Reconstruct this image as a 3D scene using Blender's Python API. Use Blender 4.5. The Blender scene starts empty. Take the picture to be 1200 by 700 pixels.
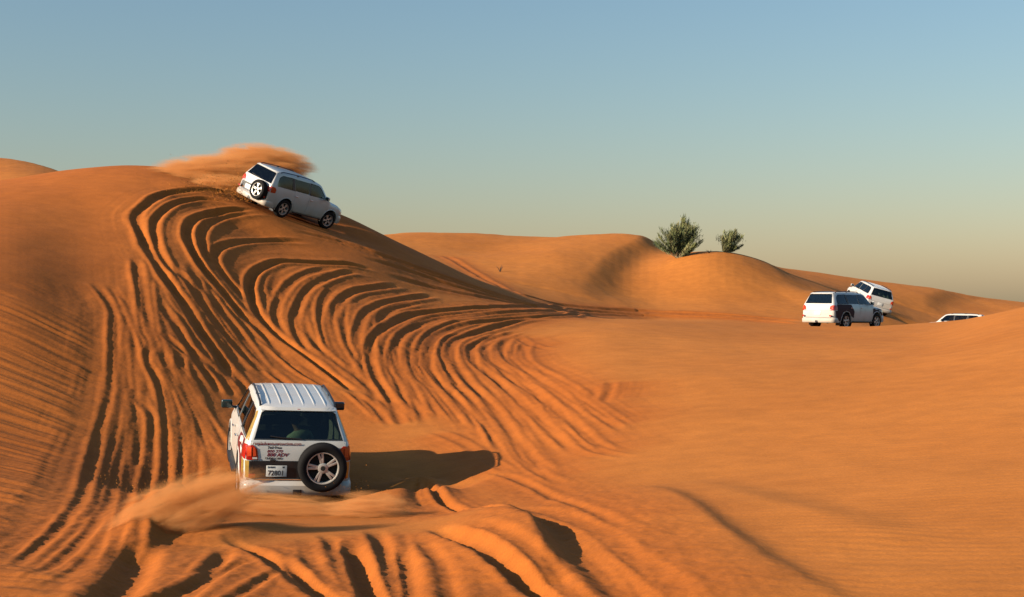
import bpy, bmesh, math, random
import numpy as np
from mathutils import Vector, Matrix, Euler
from mathutils.bvhtree import BVHTree
rad = math.radians
random.seed(7)
sc = bpy.context.scene
C = sc.collection

# ------------------------------------------------------------------ camera
F, CX, HZ = 1648.0, 600.0, 360.0           # focal length in 1200-px units, horizon row
cam_d = bpy.data.cameras.new('camera'); cam = bpy.data.objects.new('camera', cam_d); C.objects.link(cam)
cam_d.sensor_width = 36.0; cam_d.lens = 36.0*F/1200.0
cam_d.shift_y = (HZ-350.0)/1200.0
cam_d.clip_start = 0.3; cam_d.clip_end = 9000
cam.location = (0, 0, 0); cam.rotation_euler = (rad(90), 0, 0)
sc.camera = cam
sc.render.resolution_x, sc.render.resolution_y = 1024, 597

# ------------------------------------------------------------------ sky, sun, exposure
SUN_AZ, SUN_EL = 26.5, 21.5                # direction the light travels (degrees from +x to +y), height
LX, LY = math.cos(rad(SUN_AZ)), math.sin(rad(SUN_AZ))
L = Vector((LX*math.cos(rad(SUN_EL)), LY*math.cos(rad(SUN_EL)), -math.sin(rad(SUN_EL))))
world = bpy.data.worlds.new('World'); sc.world = world; world.use_nodes = True
wn = world.node_tree; wn.nodes.clear()
sky = wn.nodes.new('ShaderNodeTexSky'); sky.sky_type = 'NISHITA'; sky.sun_disc = False
sky.sun_elevation = rad(SUN_EL); sky.sun_rotation = math.atan2(-LX, -LY) % (2*math.pi)
sky.altitude = 0; sky.air_density = 1.7; sky.dust_density = 0.8; sky.ozone_density = 8.0
bg = wn.nodes.new('ShaderNodeBackground'); bg.inputs['Strength'].default_value = 0.1
wo = wn.nodes.new('ShaderNodeOutputWorld')
tint = wn.nodes.new('ShaderNodeMix'); tint.data_type = 'RGBA'; tint.blend_type = 'MULTIPLY'; tint.inputs[0].default_value = 1; tint.inputs[7].default_value = (1.19, .965, .85, 1)
wn.links.new(sky.outputs[0], tint.inputs[6]); wn.links.new(tint.outputs[2], bg.inputs[0]); wn.links.new(bg.outputs[0], wo.inputs[0])
sun_d = bpy.data.lights.new('sun', 'SUN'); sun_d.energy = 5.0; sun_d.angle = rad(0.5); sun_d.color = (1.0, 0.86, 0.68)
sun = bpy.data.objects.new('sun', sun_d); C.objects.link(sun); sun.location = (-40, -40, 40)
sun.rotation_euler = L.to_track_quat('-Z', 'Y').to_euler()
vs = sc.view_settings
vs.view_transform = 'Standard'; vs.look = 'None'; vs.exposure = 0.64; vs.gamma = 1.0; vs.use_curve_mapping = False
sc.cycles.max_bounces = 8; sc.cycles.diffuse_bounces = 0; sc.cycles.volume_bounces = 2; sc.cycles.transparent_max_bounces = 12
sc.cycles.volume_step_rate = 1.0; sc.cycles.volume_max_steps = 256

# ------------------------------------------------------------------ helpers
def srgb(r, g, b):
    f = lambda c: ((c/255.0)/12.92 if c/255.0 <= .04045 else (((c/255.0)+.055)/1.055)**2.4)
    return (f(r), f(g), f(b), 1)
def newmat(name):
    m = bpy.data.materials.new(name); m.use_nodes = True
    nt = m.node_tree
    return m, nt, nt.nodes['Principled BSDF'], nt.nodes['Material Output']
def simple(name, col, rough=.5, metal=0, coat=0, noise=0, nscale=8.0, spec=.5):
    m, nt, p, o = newmat(name)
    p.inputs['Base Color'].default_value = (*col[:3], 1); p.inputs['Roughness'].default_value = rough
    p.inputs['Metallic'].default_value = metal; p.inputs['Coat Weight'].default_value = coat
    p.inputs['Specular IOR Level'].default_value = spec
    if noise:
        tc = nt.nodes.new('ShaderNodeTexCoord'); n = nt.nodes.new('ShaderNodeTexNoise'); n.inputs['Scale'].default_value = nscale
        n.inputs['Detail'].default_value = 5
        mx = nt.nodes.new('ShaderNodeMix'); mx.data_type = 'RGBA'
        mx.inputs[6].default_value = tuple(c*(1-noise) for c in col[:3])+(1,); mx.inputs[7].default_value = tuple(min(1, c*(1+noise)) for c in col[:3])+(1,)
        nt.links.new(tc.outputs['Object'], n.inputs['Vector']); nt.links.new(n.outputs['Fac'], mx.inputs[0]); nt.links.new(mx.outputs[2], p.inputs['Base Color'])
        rr = nt.nodes.new('ShaderNodeMapRange'); rr.inputs[3].default_value = max(0, rough-.12); rr.inputs[4].default_value = min(1, rough+.15)
        nt.links.new(n.outputs['Fac'], rr.inputs[0]); nt.links.new(rr.outputs[0], p.inputs['Roughness'])
    return m
RECOL = {}
def link(name, mesh, mat=None, parent=None, smooth=None):
    o = bpy.data.objects.new(name, mesh); C.objects.link(o)
    if mat is not None:
        if len(mesh.materials) == 0: mesh.materials.append(mat)
        elif mesh.materials[0] is not mat:
            key = (mesh.name, mat.name)
            if key not in RECOL:
                m2 = mesh.copy(); m2.materials[0] = mat; RECOL[key] = m2
            o.data = RECOL[key]
    if parent is not None: o.parent = parent
    return o
def tag(o, label, cat, group=None, kind=None):
    o['label'] = label; o['category'] = cat
    if group: o['group'] = group
    if kind: o['kind'] = kind
    return o
def bm2mesh(bm, name, smooth=35):
    bmesh.ops.recalc_face_normals(bm, faces=bm.faces)
    me = bpy.data.meshes.new(name); bm.to_mesh(me); bm.free()
    if smooth:
        for p in me.polygons: p.use_smooth = True
        me.set_sharp_from_angle(angle=rad(smooth))
    return me

# value-gradient noise on arrays
_rng = np.random.RandomState(3); _perm = _rng.permutation(256); _perm = np.concatenate([_perm, _perm]); _ga = _rng.rand(256)*2*np.pi
_gx, _gy = np.cos(_ga), np.sin(_ga)
def perlin(x, y):
    xi = np.floor(x).astype(np.int64); yi = np.floor(y).astype(np.int64); xf = x-xi; yf = y-yi
    xi &= 255; yi &= 255
    u = xf*xf*xf*(xf*(xf*6-15)+10); v = yf*yf*yf*(yf*(yf*6-15)+10)
    def g(ix, iy, dx, dy):
        h = _perm[_perm[ix & 255]+(iy & 255)]; return _gx[h]*dx+_gy[h]*dy
    a = g(xi, yi, xf, yf); b = g(xi+1, yi, xf-1, yf); c = g(xi, yi+1, xf, yf-1); d = g(xi+1, yi+1, xf-1, yf-1)
    return (a+(b-a)*u)+((c+(d-c)*u)-(a+(b-a)*u))*v
def fbm(x, y, o=4):
    s = 0; a = 1.0
    for k in range(o): s = s+a*perlin(x*2**k+17*k, y*2**k-9*k); a *= .5
    return s
def sstep(a, b, x):
    t = np.clip((x-a)/(b-a), 0, 1); return t*t*(3-2*t)

# ------------------------------------------------------------------ terrain: heights
DK = np.array([9, 12, 15, 18.5, 22.5, 27, 32, 38, 45, 52, 59, 66, 74, 84, 96, 110, 128, 150, 180], float)
UK = np.array([-500, -200, 0, 100, 200, 300, 400, 500, 600, 700, 750, 800, 850, 900, 1000, 1100, 1200, 1400, 1700], float)
VT = np.array([
 [840,700,625,560,505,455,405,360,325,300,285,280,280,280,270,260,260,280,325],
 [830,700,634,574,522,464,398,328,278,248,236,238,246,246,232,215,220,255,320],
 [820,705,652,602,558,507,434,346,280,241,218,213,232,218,196,183,200,250,320],
 [820,705,655,610,573,529,462,380,309,255,215,196,206,216,212,212,250,300,340],
 [820,705,655,616,587,551,488,405,329,267,222,197,204,228,258,285,310,335,350],
 [820,705,655,618,592,563,512,444,371,307,262,226,224,240,262,282,300,325,345],
 [820,705,655,618,593,563,518,458,392,336,290,252,256,272,284,284,282,305,340],
 [820,705,655,616,588,556,515,465,412,371,335,304,301,316,312,294,269,282,330],
 [820,705,650,608,578,545,505,462,420,389,364,351,344,340,326,305,281,279,330],
 [820,700,642,598,564,525,484,442,407,386,377,374,373,366,337,303,284,290,335],
 [820,698,638,594,558,519,479,440,408,388,379,376,376,375,363,334,288,300,338],
 [820,695,635,590,553,513,474,437,409,391,381,377,378,375,353,291,300,310,340],
 [820,692,632,586,549,509,470,435,410,393,384,379,380,375,348,288,306,311,340],
 [820,690,630,582,545,505,467,434,411,396,387,382,383,377,357,319,318,311,340],
 [820,690,622,573,535,495,459,429,409,396,388,384,385,381,365,349,336,327,345],
 [820,685,615,562,524,482,446,419,402,391,383,377,386,401,406,400,372,341,352],
 [820,680,606,552,510,468,430,402,378,364,358,363,374,388,394,388,372,356,365],
 [820,670,590,532,488,442,402,370,347,334,330,337,350,365,372,372,366,362,372],
 [820,665,580,520,474,426,386,356,336,326,324,332,346,360,370,372,368,366,372]], float)
ZT = (HZ-VT)/F*DK[None, :]
def pchip_slopes(x, Y):                     # along last axis
    h = np.diff(x); d = np.diff(Y, axis=-1)/h
    m = np.zeros_like(Y)
    w1 = 2*h[1:]+h[:-1]; w2 = h[1:]+2*h[:-1]
    a, b = d[..., :-1], d[..., 1:]
    ok = (a*b) > 0
    with np.errstate(divide='ignore', invalid='ignore'):
        m[..., 1:-1] = np.where(ok, (w1+w2)/(w1/a+w2/b), 0)
    m[..., 1:-1] = .5*m[..., 1:-1]+.5*(a*h[1:]+b*h[:-1])/(h[1:]+h[:-1])
    m[..., 0] = d[..., 0]; m[..., -1] = d[..., -1]
    return m
def hermite(x, Y, M, q):                    # Y (n,k): value for all n at q (m,)
    i = np.clip(np.searchsorted(x, q)-1, 0, len(x)-2); h = x[i+1]-x[i]; t = (q-x[i])/h
    return (Y[:, i]*(2*t**3-3*t**2+1)+M[:, i]*h*(t**3-2*t**2+t)+Y[:, i+1]*(-2*t**3+3*t**2)+M[:, i+1]*h*(t**3-t**2))
# fine table: u every 10 px, d every .25 m up to 180
DF = np.arange(9, 180.01, .25)
Zd = hermite(DK, ZT, pchip_slopes(DK, ZT), DF)            # (nu, nd)
UF = np.arange(-500, 1700.1, 10.0)
def cr_slopes(x, Y):
    m = np.zeros_like(Y); m[:, 1:-1] = (Y[:, 2:]-Y[:, :-2])/(x[2:]-x[:-2]); m[:, 0] = (Y[:, 1]-Y[:, 0])/(x[1]-x[0]); m[:, -1] = (Y[:, -1]-Y[:, -2])/(x[-1]-x[-2]); return m
Zt = Zd.T.copy()
ZF = hermite(UK, Zt, cr_slopes(UK, Zt), UF).T.copy()     # (nuf, ndf)
def blur(A, n, axis):
    k = np.hanning(2*n+3)[1:-1]; k /= k.sum(); pad = [(0, 0), (0, 0)]; pad[axis] = (n, n)
    B = np.pad(A, pad, mode='edge'); out = np.zeros_like(A)
    for j, w in enumerate(k):
        sl = [slice(None)]*2; sl[axis] = slice(j, j+A.shape[axis]); out += w*B[tuple(sl)]
    return out
ZF = blur(blur(ZF, 6, 1), 4, 0)
_far = blur(blur(ZF, 7, 0), 5, 0); _wf = sstep(78, 95, DF)[None, :]; ZF = ZF*(1-_wf)+_far*_wf

CARS = {}
def pose(pos, yaw, pitch, roll):
    M = Matrix.Rotation(rad(-yaw), 4, 'Z') @ Matrix.Rotation(rad(pitch), 4, 'X') @ Matrix.Rotation(rad(roll), 4, 'Y')
    M.translation = Vector(pos); return M
POSE = {
 'near': pose((-4.46, 27.46, -3.36), -14.0, 6.4, 2.2),
 'crest': pose((-9.84, 61.9, 4.02), 34.3, -7.0, 22.0),
 'dark': pose((17.25, 72.8, -1.11), 46.0, -0.5, 0.6),
 'tilted': pose((24.88, 99.15, -0.11), -4.0, 10.2, 14.6),
 'hollow': pose((34.9, 111.0, -2.42), -58.0, 1.0, 4.0),
}
def base_z(x, y):
    x = np.asarray(x, float); y = np.asarray(y, float)
    yy = np.clip(y, 9, 180); u = np.clip(CX+F*x/yy, UF[0], UF[-1])
    fi = (u-UF[0])/10.0; i = np.clip(fi.astype(int), 0, len(UF)-2); fu = fi-i
    fj = (yy-9)/.25; j = np.clip(fj.astype(int), 0, len(DF)-2); fd = fj-j
    z = (ZF[i, j]*(1-fu)+ZF[i+1, j]*fu)*(1-fd)+(ZF[i, j+1]*(1-fu)+ZF[i+1, j+1]*fu)*fd
    # behind the camera the ground stays a rounded dune top; past the last dunes it falls to the plain
    z = np.where(y < 9, z+(np.sqrt(np.clip(9-y, 0, None)+1)-1)*.22, z)
    far = sstep(180, 290, y)
    z = z*(1-far)+far*(-5.0+1.3*fbm(x/70, y/70, 2))
    # softer, larger undulations
    amp = sstep(8, 60, y)*.08+.05
    z = z+amp*fbm(x/9.0+3, y/11.0+5, 3)*(1-far)
    # seat the ground under the cars
    for k, M in POSE.items():
        R3 = M.to_3x3(); n = R3 @ Vector((0, 0, 1)); p = M.translation
        dx = x-p.x; dy = y-p.y
        hx, hy = R3 @ Vector((1, 0, 0)), R3 @ Vector((0, 1, 0))
        fx = dx*hx.x+dy*hx.y; fy = dx*hy.x+dy*hy.y
        r = np.sqrt((np.clip(np.abs(fx)-1.0, 0, None))**2+(np.clip(np.abs(fy)-2.0, 0, None))**2)
        fall = {'near': 3.0, 'crest': 3.5, 'dark': 3.0, 'tilted': 5.0, 'hollow': 5.0}[k]
        w = 1-sstep(0, fall, r)
        zp = p.z-(n.x*dx+n.y*dy)/n.z
        z = z*(1-w)+zp*w
    return z
def unproject(pts):                         # picture rows to the ground they show, walking outwards
    out = []
    ds = np.concatenate([np.arange(9.5, 40, .04), np.arange(40, 175, .08)])
    for (u, v) in pts:
        x = (u-CX)/F*ds; z = base_z(x, ds); vv = HZ-F*z/ds
        k = np.argmax(vv <= v)
        if vv[k] > v: k = len(ds)-1
        out.append((x[k], ds[k]))
    return np.array(out)
def catmull(P, n=8):
    P = np.array(P, float)
    if len(P) < 3: n = max(n, 10)
    Q = np.vstack([2*P[0]-P[1], P, 2*P[-1]-P[-2]]); out = []
    for i in range(1, len(Q)-2):
        t = np.linspace(0, 1, n, endpoint=False)[:, None]
        a, b, c, d = Q[i-1], Q[i], Q[i+1], Q[i+2]
        out.append(.5*((2*b)+(-a+c)*t+(2*a-5*b+4*c-d)*t**2+(-a+3*b-3*c+d)*t**3))
    out.append(P[-1:]); return np.vstack(out)

# tyre tracks: points read along each furrow; (points, half width m, depth m, berm m)
TR = []; WK = [.50, .32]
def T(pts, w=.20, d=.15, b=.06): TR.append((pts, w*WK[0], d*WK[1], b*.55))
# the big hooks behind the car on the crest
T([(292,234),(262,226),(230,223),(203,226),(184,231),(164,246),(159,258),(167,281),(182,308),(187,317),(201,338),(216,358),(232,386),(249,410),(262,430),(275,455)], .30, .34, .10)
T([(280,240),(240,234),(214,237),(196,244),(182,258),(180,270),(183,288),(194,310),(208,325),(220,338)], .24, .24, .10)
T([(300,246),(271,247),(250,251),(227,257),(219,268),(220,284),(232,308),(244,324),(258,340),(273,359),(290,378),(300,391)], .26, .30, .10)
T([(310,250),(285,251),(262,255),(246,261),(236,274),(238,293),(246,309),(258,325)], .22, .22, .10)
T([(365,284),(340,283),(308,283),(276,285),(255,292),(250,302),(256,316),(270,334),(285,350),(297,364)], .26, .24, .08)
T([(440,316),(411,311),(377,309),(329,307),(309,313),(296,323),(292,337),(295,353),(301,368),(310,379),(325,394),(342,407),(361,420),(383,437),(403,452),(427,466)], .28, .32, .10)
WK = [.52, .17]
T([(430,321),(411,319),(386,325),(364,337),(352,352),(345,368),(344,380),(349,396),(359,412),(374,425),(397,443),(420,460)], .24, .22, .08)
T([(330,318),(322,330),(320,345),(332,362)], .2, .10, .04)
T([(470,334),(439,338),(413,343),(396,355),(389,368),(387,382),(392,403),(404,422),(418,439),(434,456),(446,468)], .24, .24, .08)
T([(361,390),(373,408),(390,423),(410,437),(434,456),(448,470)], .2, .26, .08)
T([(510,346),(479,351),(448,357),(428,367),(420,384),(418,400),(426,419),(436,436)], .24, .20, .08)
T([(660,360),(619,360),(557,362),(523,365),(489,368),(463,377),(443,390),(434,406),(434,425),(440,443),(450,459),(461,476),(475,501)], .26, .28, .10)
T([(448,417),(454,434),(463,452),(475,467),(489,483),(501,503)], .2, .24, .08)
T([(680,366),(620,366),(581,368),(550,371),(516,375),(492,383),(471,393),(463,408),(465,423),(470,438),(482,459),(491,479),(501,500)], .26, .28, .10)
T([(483,419),(497,433),(509,446),(526,462),(539,477),(553,493),(567,507)], .22, .22, .08)
T([(690,370),(619,373),(578,377),(550,380),(526,387),(509,397),(502,410),(501,430),(514,448),(529,464),(546,481),(567,505)], .24, .26, .10)
T([(640,373),(608,377),(574,386),(550,393),(531,401),(527,411),(529,421),(539,438),(551,453),(568,469),(581,486),(594,503),(606,521),(622,540),(640,556)], .26, .30, .10)
T([(517,426),(525,438),(537,453),(552,467),(568,481),(583,497)], .18, .18, .06)
T([(591,391),(567,400),(552,409),(554,424),(568,436),(583,448),(605,467),(625,486),(646,508),(672,530)], .22, .22, .08)
T([(610,388),(585,396),(571,403),(568,412),(572,422),(588,434),(605,448),(640,469),(665,490),(690,515),(720,534)], .22, .24, .08)
T([(604,392),(592,400),(588,411),(596,424),(614,436),(640,448),(676,470),(705,490),(735,510)], .2, .18, .06)
T([(580,434),(606,451),(631,467),(650,484),(672,503)], .2, .18, .06)
T([(580,449),(601,466),(619,482),(641,499),(660,518)], .2, .18, .06)
T([(455,446),(471,464),(488,482),(500,500)], .18, .18, .06)
T([(602,391),(611,399),(624,406),(650,412)], .18, .10, .04)
T([(520,440),(545,462),(567,484),(590,510),(613,540),(640,560),(670,572)], .2, .16, .06)
T([(610,470),(640,492),(670,512),(700,530),(757,538)], .18, .12, .05)
WK = [.8, .6]
# tracks running along the valley to the far cars
T([(590,350),(640,362),(690,369),(760,371),(850,374),(935,380)], .35, .18, .08)
T([(600,342),(650,356),(700,362),(770,366),(860,371),(940,377)], .35, .16, .08)
WK = [.52, .16]
# left of the car, straight furrows
T([(158,300),(163,334),(167,368),(170,389),(178,406),(172,420),(184,446),(190,465),(194,489),(195,520),(193,560),(186,600)], .26, .26, .08)
T([(218,307),(228,326),(234,340),(237,352),(250,376),(266,400),(282,424)], .2, .2, .08)
T([(196,307),(220,331),(236,357),(254,379),(280,411),(300,432),(318,446)], .24, .3, .10)
T([(186,351),(206,386),(220,406),(238,424),(254,440),(272,464)], .2, .22, .07)
T([(140,338),(157,372),(172,410),(180,430),(200,432),(217,458),(231,486),(246,523),(256,545)], .22, .2, .07)
T([(199,430),(212,450),(222,475),(236,512),(244,540)], .18, .18, .06)
T([(107,329),(127,355),(133,369),(133,396),(133,420),(131,454),(122,489),(110,533),(97,583),(80,606),(49,640),(0,677)], .22, .16, .06)
T([(128,330),(145,365),(154,395),(156,420),(153,471),(151,506),(142,540),(128,590),(104,628),(66,662),(10,694)], .24, .14, .05)
T([(157,454),(168,475),(177,492),(176,538),(170,580),(167,610),(160,640),(140,668),(118,698)], .24, .24, .08)
T([(155,532),(142,598),(113,647),(80,676),(48,700)], .22, .12, .05)
T([(237,420),(253,437),(266,455),(275,468)], .18, .24, .06)
T([(252,420),(264,442),(276,462)], .16, .2, .06)
T([(261,422),(282,451),(296,470)], .2, .26, .08)
T([(300,391),(330,418),(352,436),(380,452),(400,466)], .22, .24, .08)
T([(280,360),(300,385),(326,410),(356,432),(392,456)], .2, .22, .08)
T([(310,430),(330,446),(352,462)], .18, .2, .06)
T([(690,452),(696,462),(692,470)], .18, .12, .04)
T([(716,446),(712,462),(705,474)], .16, .1, .04)
WK = [.7, .5]
# half-filled tracks sweeping down the hill's shoulder into the valley
T([(340,270),(390,281),(440,297),(500,320),(570,343),(630,360)], .3, .10, .04)
T([(400,282),(450,300),(520,324),(590,347),(650,363)], .3, .12, .04)
T([(420,300),(480,318),(540,338),(600,353),(660,365)], .3, .10, .04)
T([(450,322),(520,340),(590,353),(680,368)], .3, .12, .04)
T([(520,300),(550,318),(600,342),(640,356)], .3, .10, .04)
T([(660,362),(740,369),(840,373),(930,377)], .3, .2, .06)
WK = [.54, .17]
# more furrows running down past the car
T([(446,468),(458,482),(472,500)], .2, .2, .08)
T([(400,452),(424,470),(446,490),(462,503)], .2, .22, .08)
T([(427,466),(440,478),(456,498)], .2, .2, .08)
T([(500,503),(540,520),(580,545),(612,560)], .16, .1, .04)
T([(320,446),(300,430),(284,408),(262,380),(246,352)], .2, .18, .07)
T([(262,470),(250,450),(232,424),(214,396),(196,360)], .2, .2, .08)
T([(240,540),(228,500),(212,462),(196,430),(184,400),(176,370)], .2, .2, .08)
T([(210,590),(212,540),(208,500),(200,460),(190,430)], .2, .16, .07)
T([(222,600),(228,550),(222,510),(216,480)], .2, .14, .06)
T([(160,560),(162,520),(160,480),(150,440),(146,400)], .2, .12, .05)
T([(560,400),(545,412),(546,430),(560,448),(580,464),(600,484),(628,512)], .2, .18, .06)
T([(512,400),(500,418),(488,410),(482,424),(492,446),(512,470),(536,498)], .2, .14, .05)
T([(445,392),(428,410),(424,428),(432,452),(446,476)], .2, .16, .06)
T([(407,348),(400,366),(402,388),(412,412),(428,438)], .2, .14, .05)
T([(372,322),(356,342),(350,362),(356,386),(370,410)], .2, .12, .05)
NCHURN = len(TR); WK = [.6, .30]
# churned furrows in the foreground
T([(490,572),(520,590),(542,601),(580,608),(620,616)], .30, .42, .05)
T([(500,622),(530,636),(560,652),(580,665),(608,682),(660,716),(720,755)], .40, .85, .05)
T([(466,640),(472,655),(476,682),(480,716),(490,765)], .36, .75, .05)
T([(488,632),(515,668),(524,705),(532,765)], .30, .30, .04)
T([(404,632),(412,648),(424,676),(436,705),(452,740),(470,770)], .36, .75, .05)
T([(320,652),(340,664),(366,686),(400,712),(450,760)], .36, .75, .05)
T([(262,632),(278,640),(300,648),(326,664),(360,690),(400,725),(440,765)], .30, .45, .04)
T([(225,735),(255,712),(284,694),(312,676),(335,664)], .30, .40, .04)
T([(180,720),(226,690),(246,668),(262,644)], .30, .34, .05)
T([(110,735),(150,715),(190,700),(230,682),(266,664),(300,655)], .32, .34, .05)
T([(436,620),(452,660),(462,700),(474,760)], .34, .30, .05)
T([(590,596),(620,600),(660,612),(697,630),(735,660),(790,706),(860,765)], .6, .34, .05)
T([(560,606),(600,612),(655,634),(685,662),(720,692),(790,760)], .6, .40, .05)
T([(570,552),(600,560),(625,572),(655,588),(700,612),(760,648)], .40, .28, .04)
T([(540,625),(575,640),(620,664),(670,700),(740,765)], .45, .36, .04)
T([(166,636),(156,652),(143,676),(118,704),(70,745)], .6, .95, .05)
T([(380,625),(392,650),(405,690),(425,740)], .34, .28, .04)
T([(350,640),(372,668),(400,705),(420,750)], .34, .26, .04)
# wind lips: gentle on the sunny side, a short steep drop on the lee
LIPS = []
def LP(pts, h, wl, wr, bulge=False): LIPS.append((pts, h, wl, wr))
LP([(560,600),(592,607),(612,622),(624,646),(640,684)], .25, .9, .22)
LP([(720,574),(757,578),(785,591),(815,615),(847,637),(885,662),(952,697),(1010,730)], .12, 1.6, .26)
LP([(800,565),(860,585),(910,600),(960,612),(1060,640)], .09, 1.6, .55)
LP([(163,652),(172,628),(196,600),(226,584),(262,578)], .30, .42, .20)
LP([(230,640),(262,632),(300,622),(340,614)], .10, .9, .3)
LP([(450,606),(480,578),(497,573),(520,590)], .22, .8, .3)
LP([(860,296),(885,306),(905,322),(930,344)], .5, 4.0, 1.6)
LP([(668,345),(690,325),(720,303),(762,290)], 1.1, 7.0, 1.9)
LP([(1075,364),(1085,352),(1110,345),(1145,351)], .6, 5.0, 1.8)

def make_terrain():
    seg = [np.arange(-14, 8, .6), np.arange(8, 11.4, .12), np.arange(11.4, 34, .046), np.arange(34, 70, .08), np.arange(70, 130, .24), np.arange(130, 205, .8), 205*np.exp(np.linspace(0, math.log(5000/205.), 46))]
    d = np.concatenate(seg)
    A = 16.0
    inner = np.linspace(-.335, .335, 741)
    o = .335+np.cumsum(.001*1.095**np.arange(1, 62)); o = o[o < 2.6]
    s = np.concatenate([-o[::-1], inner, o])
    S, D = np.meshgrid(s, d)
    X = S*(D+A); Y = D
    Z = base_z(X, Y)
    xs, ys = X.ravel(), Y.ravel()
    nr, nc = X.shape
    # wander the furrow edges a little
    wx = xs+.022*fbm(xs*1.1, ys*1.1, 2); wy = ys+.022*fbm(xs*1.1+40, ys*1.1+11, 2)
    neg = np.zeros_like(xs); pos = np.zeros_like(xs); near = np.full_like(xs, 9.0); nsd = np.zeros_like(xs); nal = np.zeros_like(xs); lip = np.zeros_like(xs)
    def rows_for(y0, y1):
        return np.searchsorted(d, y0), np.searchsorted(d, y1)
    def field(W, reach, fn):
        acc = np.concatenate([[0], np.cumsum(np.linalg.norm(np.diff(W, axis=0), axis=1))]); tot = acc[-1]
        i0, i1 = rows_for(W[:, 1].min()-reach, W[:, 1].max()+reach)
        sub = slice(i0*nc, i1*nc)
        px, py = wx[sub], wy[sub]
        m = (px > W[:, 0].min()-reach) & (px < W[:, 0].max()+reach)
        idx = np.nonzero(m)[0]; px, py = px[idx], py[idx]
        best = np.full(len(px), 1e9); sd = np.zeros(len(px)); al = np.zeros(len(px))
        for k in range(len(W)-1):
            a, b = W[k], W[k+1]; ab = b-a; l2 = ab@ab
            if l2 < 1e-9: continue
            c = (px > min(a[0], b[0])-reach) & (px < max(a[0], b[0])+reach) & (py > min(a[1], b[1])-reach) & (py < max(a[1], b[1])+reach)
            j = np.nonzero(c)[0]
            if len(j) == 0: continue
            t = np.clip(((px[j]-a[0])*ab[0]+(py[j]-a[1])*ab[1])/l2, 0, 1)
            ex = px[j]-(a[0]+t*ab[0]); ey = py[j]-(a[1]+t*ab[1]); dd = np.hypot(ex, ey)
            nx, ny = -ab[1], ab[0]
            if nx*LX+ny*LY < 0: nx, ny = -nx, -ny
            sg = np.sign(ex*nx+ey*ny)
            u = dd < best[j]; jj = j[u]
            best[jj] = dd[u]; sd[jj] = (sg*dd)[u]; al[jj] = acc[k]+t[u]*math.sqrt(l2)
        ok = best < reach
        return idx[ok]+i0*nc, sd[ok], best[ok], al[ok], tot
    rq = np.random.RandomState(21); fq = rq.uniform(.55, 1.3, len(TR)); fq[:8] = rq.uniform(.9, 1.1, 8); gq = rq.uniform(.75, 1.3, len(TR))
    jobs = [(q, 0.0, 1.0) for q in range(len(TR))]
    for q in range(len(TR)):
        if 6 <= q < NCHURN and len(TR[q][0]) > 5:
            jobs.append((q, rq.choice([-1, 1])*rq.uniform(.40, .75), .5))
    for q, off_, fac in jobs:
        pts, w, dep, berm = TR[q]
        dep = dep*fq[q]*fac; w = w*gq[q]*(.8 if off_ else 1)
        W = unproject(catmull(pts, 7))
        keep = [0]
        for k in range(1, len(W)):
            if np.linalg.norm(W[k]-W[keep[-1]]) > .12: keep.append(k)
        W = W[keep]
        for it in range(2): W[1:-1] = .25*W[:-2]+.5*W[1:-1]+.25*W[2:]
        if off_:
            tg_ = np.gradient(W, axis=0); tg_ /= np.linalg.norm(tg_, axis=1)[:, None]+1e-9
            W = W+np.stack([-tg_[:, 1], tg_[:, 0]], 1)*off_*np.clip(W[:, 1:2]/50, .45, 1.1)*(1+.5*np.sin(np.linspace(0, 5, len(W))+q))[:, None]
            W = W[int(len(W)*rq.uniform(0, .25)):int(len(W)*rq.uniform(.75, 1))]
            if len(W) < 4: continue
        i, sd, dd, al, tot = field(W, 2.0, None)
        if len(i) == 0: continue
        end = sstep(0, 1.6, al)*sstep(0, 2.2, tot-al) if tot > 5 else sstep(0, .7, al)*sstep(0, .7, tot-al)
        end = np.where(dd > 1.9, 0, end)
        vary = 1+.40*perlin(al*.35+q*7.3, al*0+q*3.1)+.08*perlin(al*2.2+q*5.3, al*0+q*1.7)
        dist = np.clip(ys[i]/56.0, .36, 1.15)**.8
        ww = w*dist*(1+.25*perlin(al*.45+q*2.7, al*0+q*9.1)); vary = vary*dist; ww = np.maximum(ww, 2.3*.00091*(ys[i]+16))
        sdo = sd-.3*w*dist                                     # the furrow's floor lies just past its shaded wall
        g = np.exp(-np.abs(sdo/ww)**3.0)
        e = dep*end*vary*g+0.0
        neg[i] = np.maximum(neg[i], e)
        bl = berm*end*vary*(np.exp(-((sdo+1.75*ww)/(.7*ww))**2)*1.15+np.exp(-((sdo-1.9*ww)/(.9*ww))**2))
        pos[i] = np.maximum(pos[i], bl)
        nd_ = dd+1.6*(1-end); better = nd_ < near[i]; ib = i[better]
        near[ib] = nd_[better]; nsd[ib] = sd[better]+q*13.7; nal[ib] = al[better]
    for q, (pts, h, wl, wr) in enumerate(LIPS):
        W = unproject(catmull(pts, 7))
        for it in range(3): W[1:-1] = .25*W[:-2]+.5*W[1:-1]+.25*W[2:]
        i, sd, dd, al, tot = field(W, 3*wl, None)
        f = np.where(sd < 0, np.exp(-(sd/wl)**2), np.exp(-(sd/wr)**2))
        end = np.sin(np.pi*np.clip(al/tot, 0, 1))**.7
        lip[i] += h*f*end
    N = nr*nc
    track = np.exp(-(near/1.25)**2)
    z = Z.ravel()-neg+pos*(1-sstep(0, .12, neg))+lip
    # churned, lumpy sand inside the track field
    churn = track*(ys < 95)*np.clip(ys/40, .45, 1)
    z = z+churn*(.022*fbm(nsd*2.0, nal*.10+nsd*.1, 2)+.014*(.4-np.abs(perlin(nsd*5.0+3, nal*.10)))+.008*perlin(nsd*11, nal*.25))
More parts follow.
